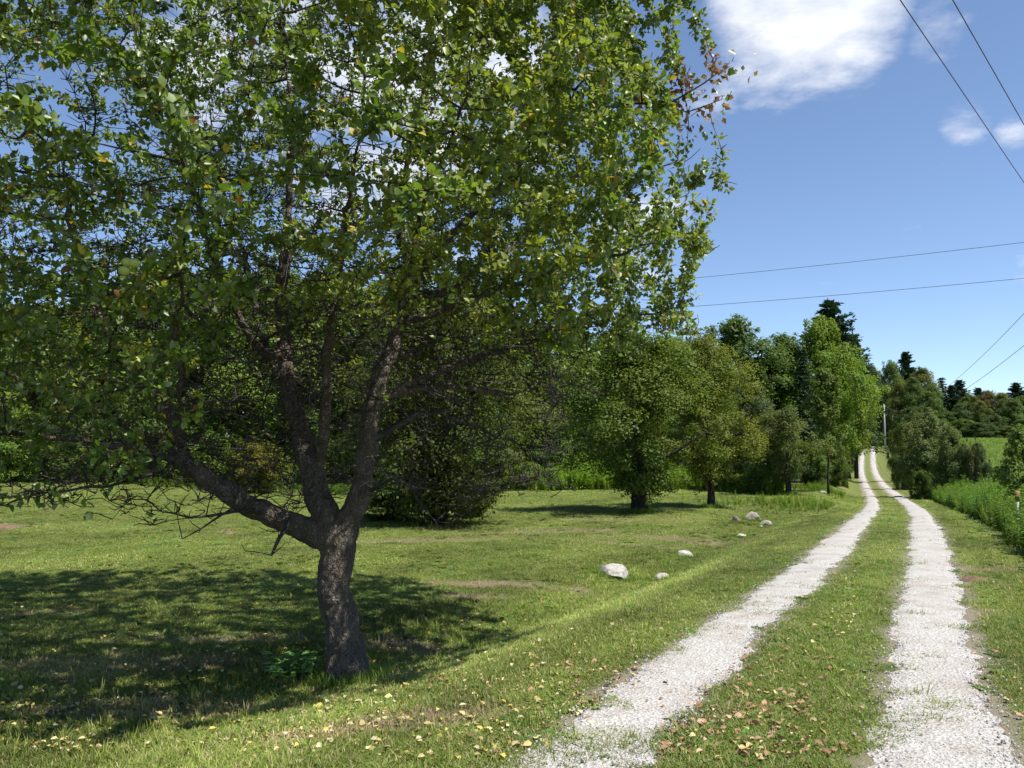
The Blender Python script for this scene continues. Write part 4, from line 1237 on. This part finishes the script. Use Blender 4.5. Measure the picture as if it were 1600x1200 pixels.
# standing hay of the field, thin and pale
n = 9000
Y = 26 + 130 * rng.random(n) ** 1.4; X = XR(Y) + 8 + 45 * rng.random(n)
hs_ = .5 + Y / 70
scatter('field_grass', 'pale green grass of the hay field', [blade_tuft(12, 26, .30, .12, .30, .012, .8, 'field_tuft')], np.stack([X, Y, gz(X, Y)], -1),
        np.stack([0 * X, 0 * X, 6.28 * rng.random(n)], -1), np.stack([hs_, hs_, .6 + .4 * hs_], -1), np.ones((n, 3)) * np.array([.92, 1.0, .95]), 0 * X.astype(int), cat='grass')

# ------------------------------------------------------------------ boulders
m_rock, nt, out = mat('pale_boulder')
po = pos(nt, (1, 1, 1), True)
n1 = noise(nt, 5, 5, .65, po); n2 = noise(nt, 22, 5, .7, po); n3 = noise(nt, 2.2, 3, .5, po)
c = mixc(nt, mrange(nt, n1, .35, .65), (.30, .285, .26), (.56, .54, .50))
c = mixc(nt, mrange(nt, n2, .50, .68, 0, .75), c, (.15, .13, .11))
c = mixc(nt, mrange(nt, n3, .52, .66, 0, .7), c, (.20, .14, .085))
geo = N(nt, 'ShaderNodeTexCoord'); sx = N(nt, 'ShaderNodeSeparateXYZ'); nt.links.new(geo.outputs['Object'], sx.inputs[0])
oc = N(nt, 'ShaderNodeObjectInfo')
c = mixc(nt, 1.0, c, oc.outputs['Color'], 'MULTIPLY')
p = principled(nt, c, .9, bump(nt, n2, .6, .03), .2); nt.links.new(p.outputs[0], out.inputs[0])
rocks = [(959, 903, .33, .19, 1, (1, 1, 1), 'largest white boulder lying in the grass beside the lane'), (1036, 907, .19, .10, 2, (.95, .9, .85), 'flat grey-white stone just right of the largest boulder'),
         (1071, 870, .20, .12, 3, (1.15, 1.15, 1.15), 'white stone in the lawn behind the largest boulder'), (1177, 813, .32, .24, 4, (.85, .82, .78), 'largest rounded boulder of the far stone cluster'),
         (1151, 817, .15, .18, 5, (.50, .42, .38), 'small reddish-brown stone left of the far cluster boulder'), (1199, 822, .24, .15, 6, (.80, .76, .70), 'flat boulder right of the far cluster boulder'),
         (1190, 825, .075, .07, 7, (1.2, 1.2, 1.2), 'little bright white stone in front of the far cluster'), (1160, 840, .17, .09, 8, (1.1, 1.1, 1.1), 'low sloping white stone nearest of the far cluster'), (1287, 772, .20, .17, 9, (.75, .72, .70), 'grey stone at the foot of the slender tree'),
         (690, 842, .09, .03, 10, (1.1, 1.1, 1.1), 'tiny white stone on the lawn right of the forked trunk')]
for (x, y, rx, h, sd_, c, lab) in rocks:
    g = gpx(x, y)
    me = stone_mesh(sd_ + 2.7, 'boulder', m_rock, 4, .55, 1.0)
    for p_ in me.polygons: p_.use_smooth = True
    o = link('boulder', me, None, (g[0], g[1] + rx * .5, g[2] + h * .28))
    o.scale = (rx, rx * .75, h * .85); o.rotation_euler = (0, R(random.uniform(-8, 8)), random.random() * 6)
    o.color = (*c, 1)
    tag(o, lab, 'stone', 'stones along the lane')

# longer grass the mower leaves round stones and trunks
RG = []
for (x, y, rx, h, sd_, c, lab) in rocks:
    g = gpx(x, y)
    for _ in range(int(70 * rx / .25)):
        a = rng.random() * 6.283; RG.append((g[0] + math.cos(a) * rx * (.85 + .5 * rng.random()), g[1] + rx * .5 + math.sin(a) * rx * (.7 + .5 * rng.random()), .75 + .5 * rng.random()))
for (X0, Y0, r0, k_) in ((px(545, 1040, 7.0)[0], 7.0, .22, 130), ((998 - 800) / F * 28.5, 28.5, .34, 90), ((1108 - 800) / F * 31, 31, .24, 70), ((1228 - 800) / F * 42, 42, .3, 60)):
    for _ in range(k_):
        a = rng.random() * 6.283; q = r0 * (.8 + .9 * rng.random() ** 2); RG.append((X0 + math.cos(a) * q, Y0 + math.sin(a) * q, (.8 + .5 * rng.random()) * (1 + Y0 / 30)))
for _ in range(900):
    Yg = 8 + 22 * rng.random(); Xg = XL(Yg) - 2.7 / .91 + .5 * rng.standard_normal()
    if fbm(np.array([[Xg, Yg]]), .8, 2)[0] > .5: RG.append((Xg, Yg, .55 + .4 * rng.random()))
RG = np.array(RG); n = len(RG)
scatter('rough_grass', 'longer uncut grass round the stones, trunks and ditch', [tufts[3]], np.stack([RG[:, 0], RG[:, 1], gz(RG[:, 0], RG[:, 1]) - .004], -1),
        np.stack([0 * RG[:, 0], 0 * RG[:, 0], 6.28 * rng.random(n)], -1), RG[:, 2:3] * np.array([1.1, 1.1, 1.25]), np.ones((n, 3)) * np.array([.9, 1.05, .9]) * (.8 + .4 * rng.random((n, 1))), np.zeros(n, int), cat='grass')
# bare earth mounds
m_soil, nt, out = mat('bare_soil')
n1 = noise(nt, 12, 5, .7, pos(nt)); n2 = noise(nt, 70, 3, .7, pos(nt))
p = principled(nt, mixc(nt, n1, (.095, .062, .040), (.23, .165, .11)), 1, bump(nt, n2, .8, .02), .05); nt.links.new(p.outputs[0], out.inputs[0])
def mound(name, x, y, rx, ry_, h, seed, lab, cat):
    g = gpx(x, y); k = 34
    u, v = np.meshgrid(np.linspace(-1, 1, k), np.linspace(-1, 1, k))
    X = g[0] + u * rx; Y = g[1] + v * ry_
    q = np.hypot(u, v) + .5 * (fbm(np.stack([X, Y], -1) + seed, 7, 3) - .5)
    zz = h * sstep(1.0, .1, q) * (.35 + 1.3 * fbm(np.stack([X, Y], -1) + seed, 16, 3)) - .03 * sstep(.8, 1.05, q)
    Z = gz(X, Y) + zz
    c0 = np.array([g[0], g[1], g[2]])
    ii, jj = np.meshgrid(np.arange(k - 1), np.arange(k - 1), indexing='ij'); a = ii * k + jj
    me = new_mesh(name, np.stack([X, Y, Z], -1).reshape(-1, 3) - c0, np.stack([a, a + 1, a + k + 1, a + k], -1).reshape(-1, 4), None, False, m_soil)
    tag(link(name, me, None, c0), lab, cat)
mound('soil_mound', 4, 826, .42, .5, .10, 1, 'low mound of bare brown soil at the left edge of the lawn', 'mound')
mound('soil_mound', 357, 834, .17, .2, .10, 2, 'small reddish soil mound on the lawn under the left limb', 'mound')
mound('soil_mound', 1516, 908, .20, .16, .06, 3, 'dark torn-up clod of soil beside the right wheel track', 'mound')
mound('soil_mound', 1500, 886, .16, .10, .03, 4, 'thin scrape of soil behind the dark clod on the verge', 'mound')

# leafy plant at the foot of the trunk
def foot_plant():
    r = np.random.default_rng(8)
    g = gpx(468, 1062)
    e = empty('seedling_clump', g); tag(e, 'clump of bright green leafy seedlings at the foot of the apple trunk', 'plant')
    ms = MB(); leaves = []
    for s_ in range(17):
        a = r.random() * 6.283; d = np.array([math.cos(a), math.sin(a), 0]); sp_ = .30 * math.sqrt(r.random()); h = .10 + .16 * r.random()
        Q = np.array([d * sp_ * .5 * [1, .7, 1], d * sp_ * .85 * [1, .7, 1] + [0, 0, h * .6], d * sp_ * [1.1, .8, 1] + [0, 0, h]])
        ms.tube(Q, [.004, .003, .002], 4)
        for t in (.35, .6, .8, 1, 1):
            for sgn in (-1, 1):
                P = np.array([np.interp(t, [0, .6, 1], Q[:, i]) for i in range(3)]); th = r.random() * 6.283
                leaves.append((P, np.array([math.cos(th), math.sin(th), .15 - .4 * r.random()]), np.array([0, 0, 1]) + r.standard_normal(3) * .3, .05 + .045 * r.random()))
    link('stems', ms.mesh('stems', M_LEAF_O, True), e).color = (.10, .14, .04, 1)
    lm = bpy.data.meshes['leaf']
    for (P, D, Nn, S) in leaves:
        o = link('leaf', lm, e); d = unit(D); sdv = unit(np.cross(d, Nn)); u = np.cross(sdv, d)
        o.matrix_basis = Matrix(((d[0], -sdv[0], u[0], P[0]), (d[1], -sdv[1], u[1], P[1]), (d[2], -sdv[2], u[2], P[2]), (0, 0, 0, 1))) @ Matrix.Scale(S, 4)
        q = .8 + .5 * random.random(); o.color = (.13 * q, .25 * q, .055 * q, 1)
foot_plant()

# ------------------------------------------------------------------ fallen leaves
def fallen():
    r = np.random.default_rng(14)
    pts = []
    def patch(n, x0, x1, y0, y1, pal):
        for _ in range(n):
            pts.append((*gpx(x0 + (x1 - x0) * r.random(), y0 + (y1 - y0) * r.random() ** .8), pal))
    patch(900, 0, 560, 930, 1180, 0); patch(430, 560, 920, 970, 1190, 0); patch(130, 600, 1000, 1000, 1190, 1); patch(90, 700, 1000, 930, 1050, 0)
    patch(150, 560, 700, 990, 1070, 1); patch(380, 1030, 1270, 960, 1195, 1); patch(140, 1150, 1360, 960, 1190, 1)
    patch(120, 880, 1040, 1030, 1110, 1); patch(60, 1370, 1520, 980, 1190, 1); patch(60, 1300, 1340, 890, 1000, 0); patch(40, 1520, 1600, 900, 1150, 1)
    patch(60, 420, 620, 1050, 1120, 1)
    P = np.array([p_[:3] for p_ in pts]); pal = np.array([p_[3] for p_ in pts])
    n = len(P)
    yel = np.array([[.52, .40, .09], [.58, .50, .24], [.50, .44, .26], [.40, .33, .14], [.30, .20, .09]])
    brn = np.array([[.30, .17, .09], [.36, .22, .13], [.24, .13, .075], [.42, .30, .19], [.45, .38, .16]])
    ci = r.integers(0, 5, n)
    C_ = np.where(pal[:, None] == 0, yel[ci], brn[ci]) * (.75 + .45 * r.random(n))[:, None]
    D = unit(np.concatenate([r.standard_normal((n, 2)), .18 * r.standard_normal((n, 1))], 1))
    Nn = unit(np.array([0, 0, 1.0]) + r.standard_normal((n, 3)) * .38)
    S = .024 + .030 * r.random(n) ** 1.4
    P[:, 2] += .012 + .020 * r.random(n)
    td_ = track_dist(P[:, 0], P[:, 1]); P[td_ < .28, 2] -= .018
    dist = np.hypot(P[:, 0], P[:, 1]) / S
    x_ = 800 + F * P[:, 0] / P[:, 1]
    order = np.argsort(np.where((x_ > 5) & (x_ < 1595) & (P[:, 1] > 4.6), dist, 1e9))[:300]
    mk = np.ones(n, bool); mk[order] = False
    V, T_ = leaf_fan(P[mk], D[mk], Nn[mk], S[mk], .33, .18, .16)
    tag(link('leaf_litter', new_mesh('leaf_litter', V, T_, np.repeat(C_[mk], 7, 0), False, M_FALLEN_V)), 'scattered fallen apple leaves in the grass', 'leaves', None, 'stuff')
    lm = bpy.data.meshes['leaf'].copy(); lm.name = 'fallen_leaf'; lm.materials.clear(); lm.materials.append(M_FALLEN)
    for i in order:
        o = link('fallen_leaf', lm)
        d = unit(D[i]); sdv = unit(np.cross(d, Nn[i])); u = np.cross(sdv, d)
        o.matrix_basis = Matrix(((d[0], -sdv[0], u[0], P[i][0]), (d[1], -sdv[1], u[1], P[i][1]), (d[2], -sdv[2], u[2], P[i][2]), (0, 0, 0, 1))) @ Matrix.Diagonal((S[i], S[i], S[i] * 1.8, 1))
        o.color = (*C_[i], 1)
        yv = 715 + F * (EYE - P[i][2]) / P[i][1]; xv = x_[i]
        hue = ('golden yellow', 'cream yellow', 'pale straw', 'olive tan', 'dull brown')[ci[i]] if pal[i] == 0 else ('russet', 'light russet', 'dark brown', 'buff', 'mottled yellow')[ci[i]]
        if td_[i] < .25: place = 'lying on the %s gravel track' % ('left' if abs(P[i][0] - XL(P[i][1])) < abs(P[i][0] - XR(P[i][1])) else 'right')
        elif P[i][0] > XR(P[i][1]): place = 'in the verge right of the lane'
        elif P[i][0] > XL(P[i][1]): place = 'on the grass strip between the wheel tracks'
        elif xv > 700: place = 'in the grass just left of the left track'
        elif xv > 560: place = 'in the grass right of the apple trunk'
        elif xv > 300: place = 'in the grass in front of the apple trunk'
        else: place = 'in the tree shade at the left'
        place += ', nearest rows' if yv > 1090 else (', middle rows' if yv > 1020 else ', farther back')
        tag(o, '%s fallen leaf %s' % (hue, place), 'leaf', '%s fallen leaves %s' % (hue, place))
fallen()

# ------------------------------------------------------------------ power lines and the marker post
M_WOODP = plain('weathered_pole', (.22, .19, .16), .9, .2, .25, 9)
M_WIRE = plain('wire_metal', (.06, .06, .065), .5, .4)
M_CER = plain('insulator', (.35, .33, .32), .3, .5)
def pole(X, Y, ztop, lab, rz=0., c=None, rp=.14):
    z0 = float(gz(X, Y)); e = empty('utility_pole', (X, Y, z0), rz); tag(e, lab, 'pole', 'poles of the power line')
    H = ztop - z0
    mb = MB(); mb.tube([[0, 0, -.3], [0, 0, H * .5], [0, 0, H]], [rp * 1.15, rp, rp * .8], 12); link('post', mb.mesh('post', c or M_WOODP, True, False), e)
    mb = MB(); mb.box((0, rp * .9 + .05, H - .35), (1.5, .09, .11)); arm = link('crossarm', mb.mesh('crossarm', c or M_WOODP, False, False), e)
    for sx_ in (-.62, .62):
        mb = MB(); mb.tube([[sx_, rp * .9 + .05, H - .30], [sx_, rp * .9 + .05, H - .22], [sx_, rp * .9 + .05, H - .12]], [.03, .05, .03], 8); link('insulator', mb.mesh('insulator', M_CER, True, False), arm)
    return e
PA = px(1680, 372, 34)
pole(PA[0], PA[1], PA[2] + .15, 'utility pole just beyond the right edge carrying all the wires', .9)
PB = px(1381, 633, 170)
M_PALE = plain('sunbleached_pole', (.42, .40, .37), .9, .2, .2, 6)
pole(PB[0], PB[1], PB[2] + .1, 'pale utility pole far up the lane in front of the dark wood', .5, M_PALE, .15)
def wire(A_, B_, sag, rad_, lab):
    t = np.linspace(0, 1, 40)[:, None]
    Q = A_ + (B_ - A_) * t; Q[:, 2] -= sag * 4 * (t * (1 - t))[:, 0]
    mb = MB(); mb.tube(Q, rad_, 5)
    tag(link('power_line', mb.mesh('power_line', M_WIRE, True, False)), lab, 'wire', 'wires of the power line')
up = PA + np.array([0, 0, .0]); 
b1 = px(1452, 67, 17.6); b2 = px(1527, 67, 17.6)
wire(PA + [-.4, .2, 0], PA + [-.4, .2, 0] + (b1 - PA - [-.4, .2, 0]) * 2.6, .0, .012, 'steep overhead wire crossing the sky, left of the two')
wire(PA + [.4, -.2, 0], PA + [.4, -.2, 0] + (b2 - PA - [.4, -.2, 0]) * 2.6, .0, .012, 'steep overhead wire crossing the sky near the right edge')
c1 = px(1125, 423, 41); c2 = px(1125, 468, 41)
q1 = px(1680, 369, 34); q2 = px(1680, 427, 34)
wire(q1, q1 + (c1 - q1) * 2.3, .25, .011, 'upper of the two nearly level wires over the pines')
wire(q2, q2 + (c2 - q2) * 2.3, .25, .011, 'lower of the two nearly level wires over the pines')
wire(px(1680, 403, 34), PB, 3.2, .014, 'upper wire sagging down towards the far pole')
wire(px(1680, 474, 34), PB + [0, 0, -1.4], 2.6, .014, 'lower wire sagging down towards the far pole')

g = px(1588, 778, 18.0); z0 = float(gz(g[0], g[1]))
e = empty('marker_post', (g[0], g[1], z0), R(-28)); tag(e, 'slim marker post with ochre plate standing in the roadside weeds', 'marker')
top = px(1586, 765, 18.0)[2] - z0
mb = MB(); mb.box((0, 0, top / 2 - .1), (.04, .022, top + .1), Matrix.Rotation(R(4), 3, 'Y')); link('post', mb.mesh('post', plain('white_marker', (.62, .62, .60), .6), False, False), e)
mb = MB(); mb.box((.02, -.018, top - .14), (.095, .012, .24), Matrix.Rotation(R(4), 3, 'Y')); link('sign_plate', mb.mesh('sign_plate', plain('ochre_plate', (.22, .15, .045), .7, .2, .3, 12), False, False), e)
print('done')
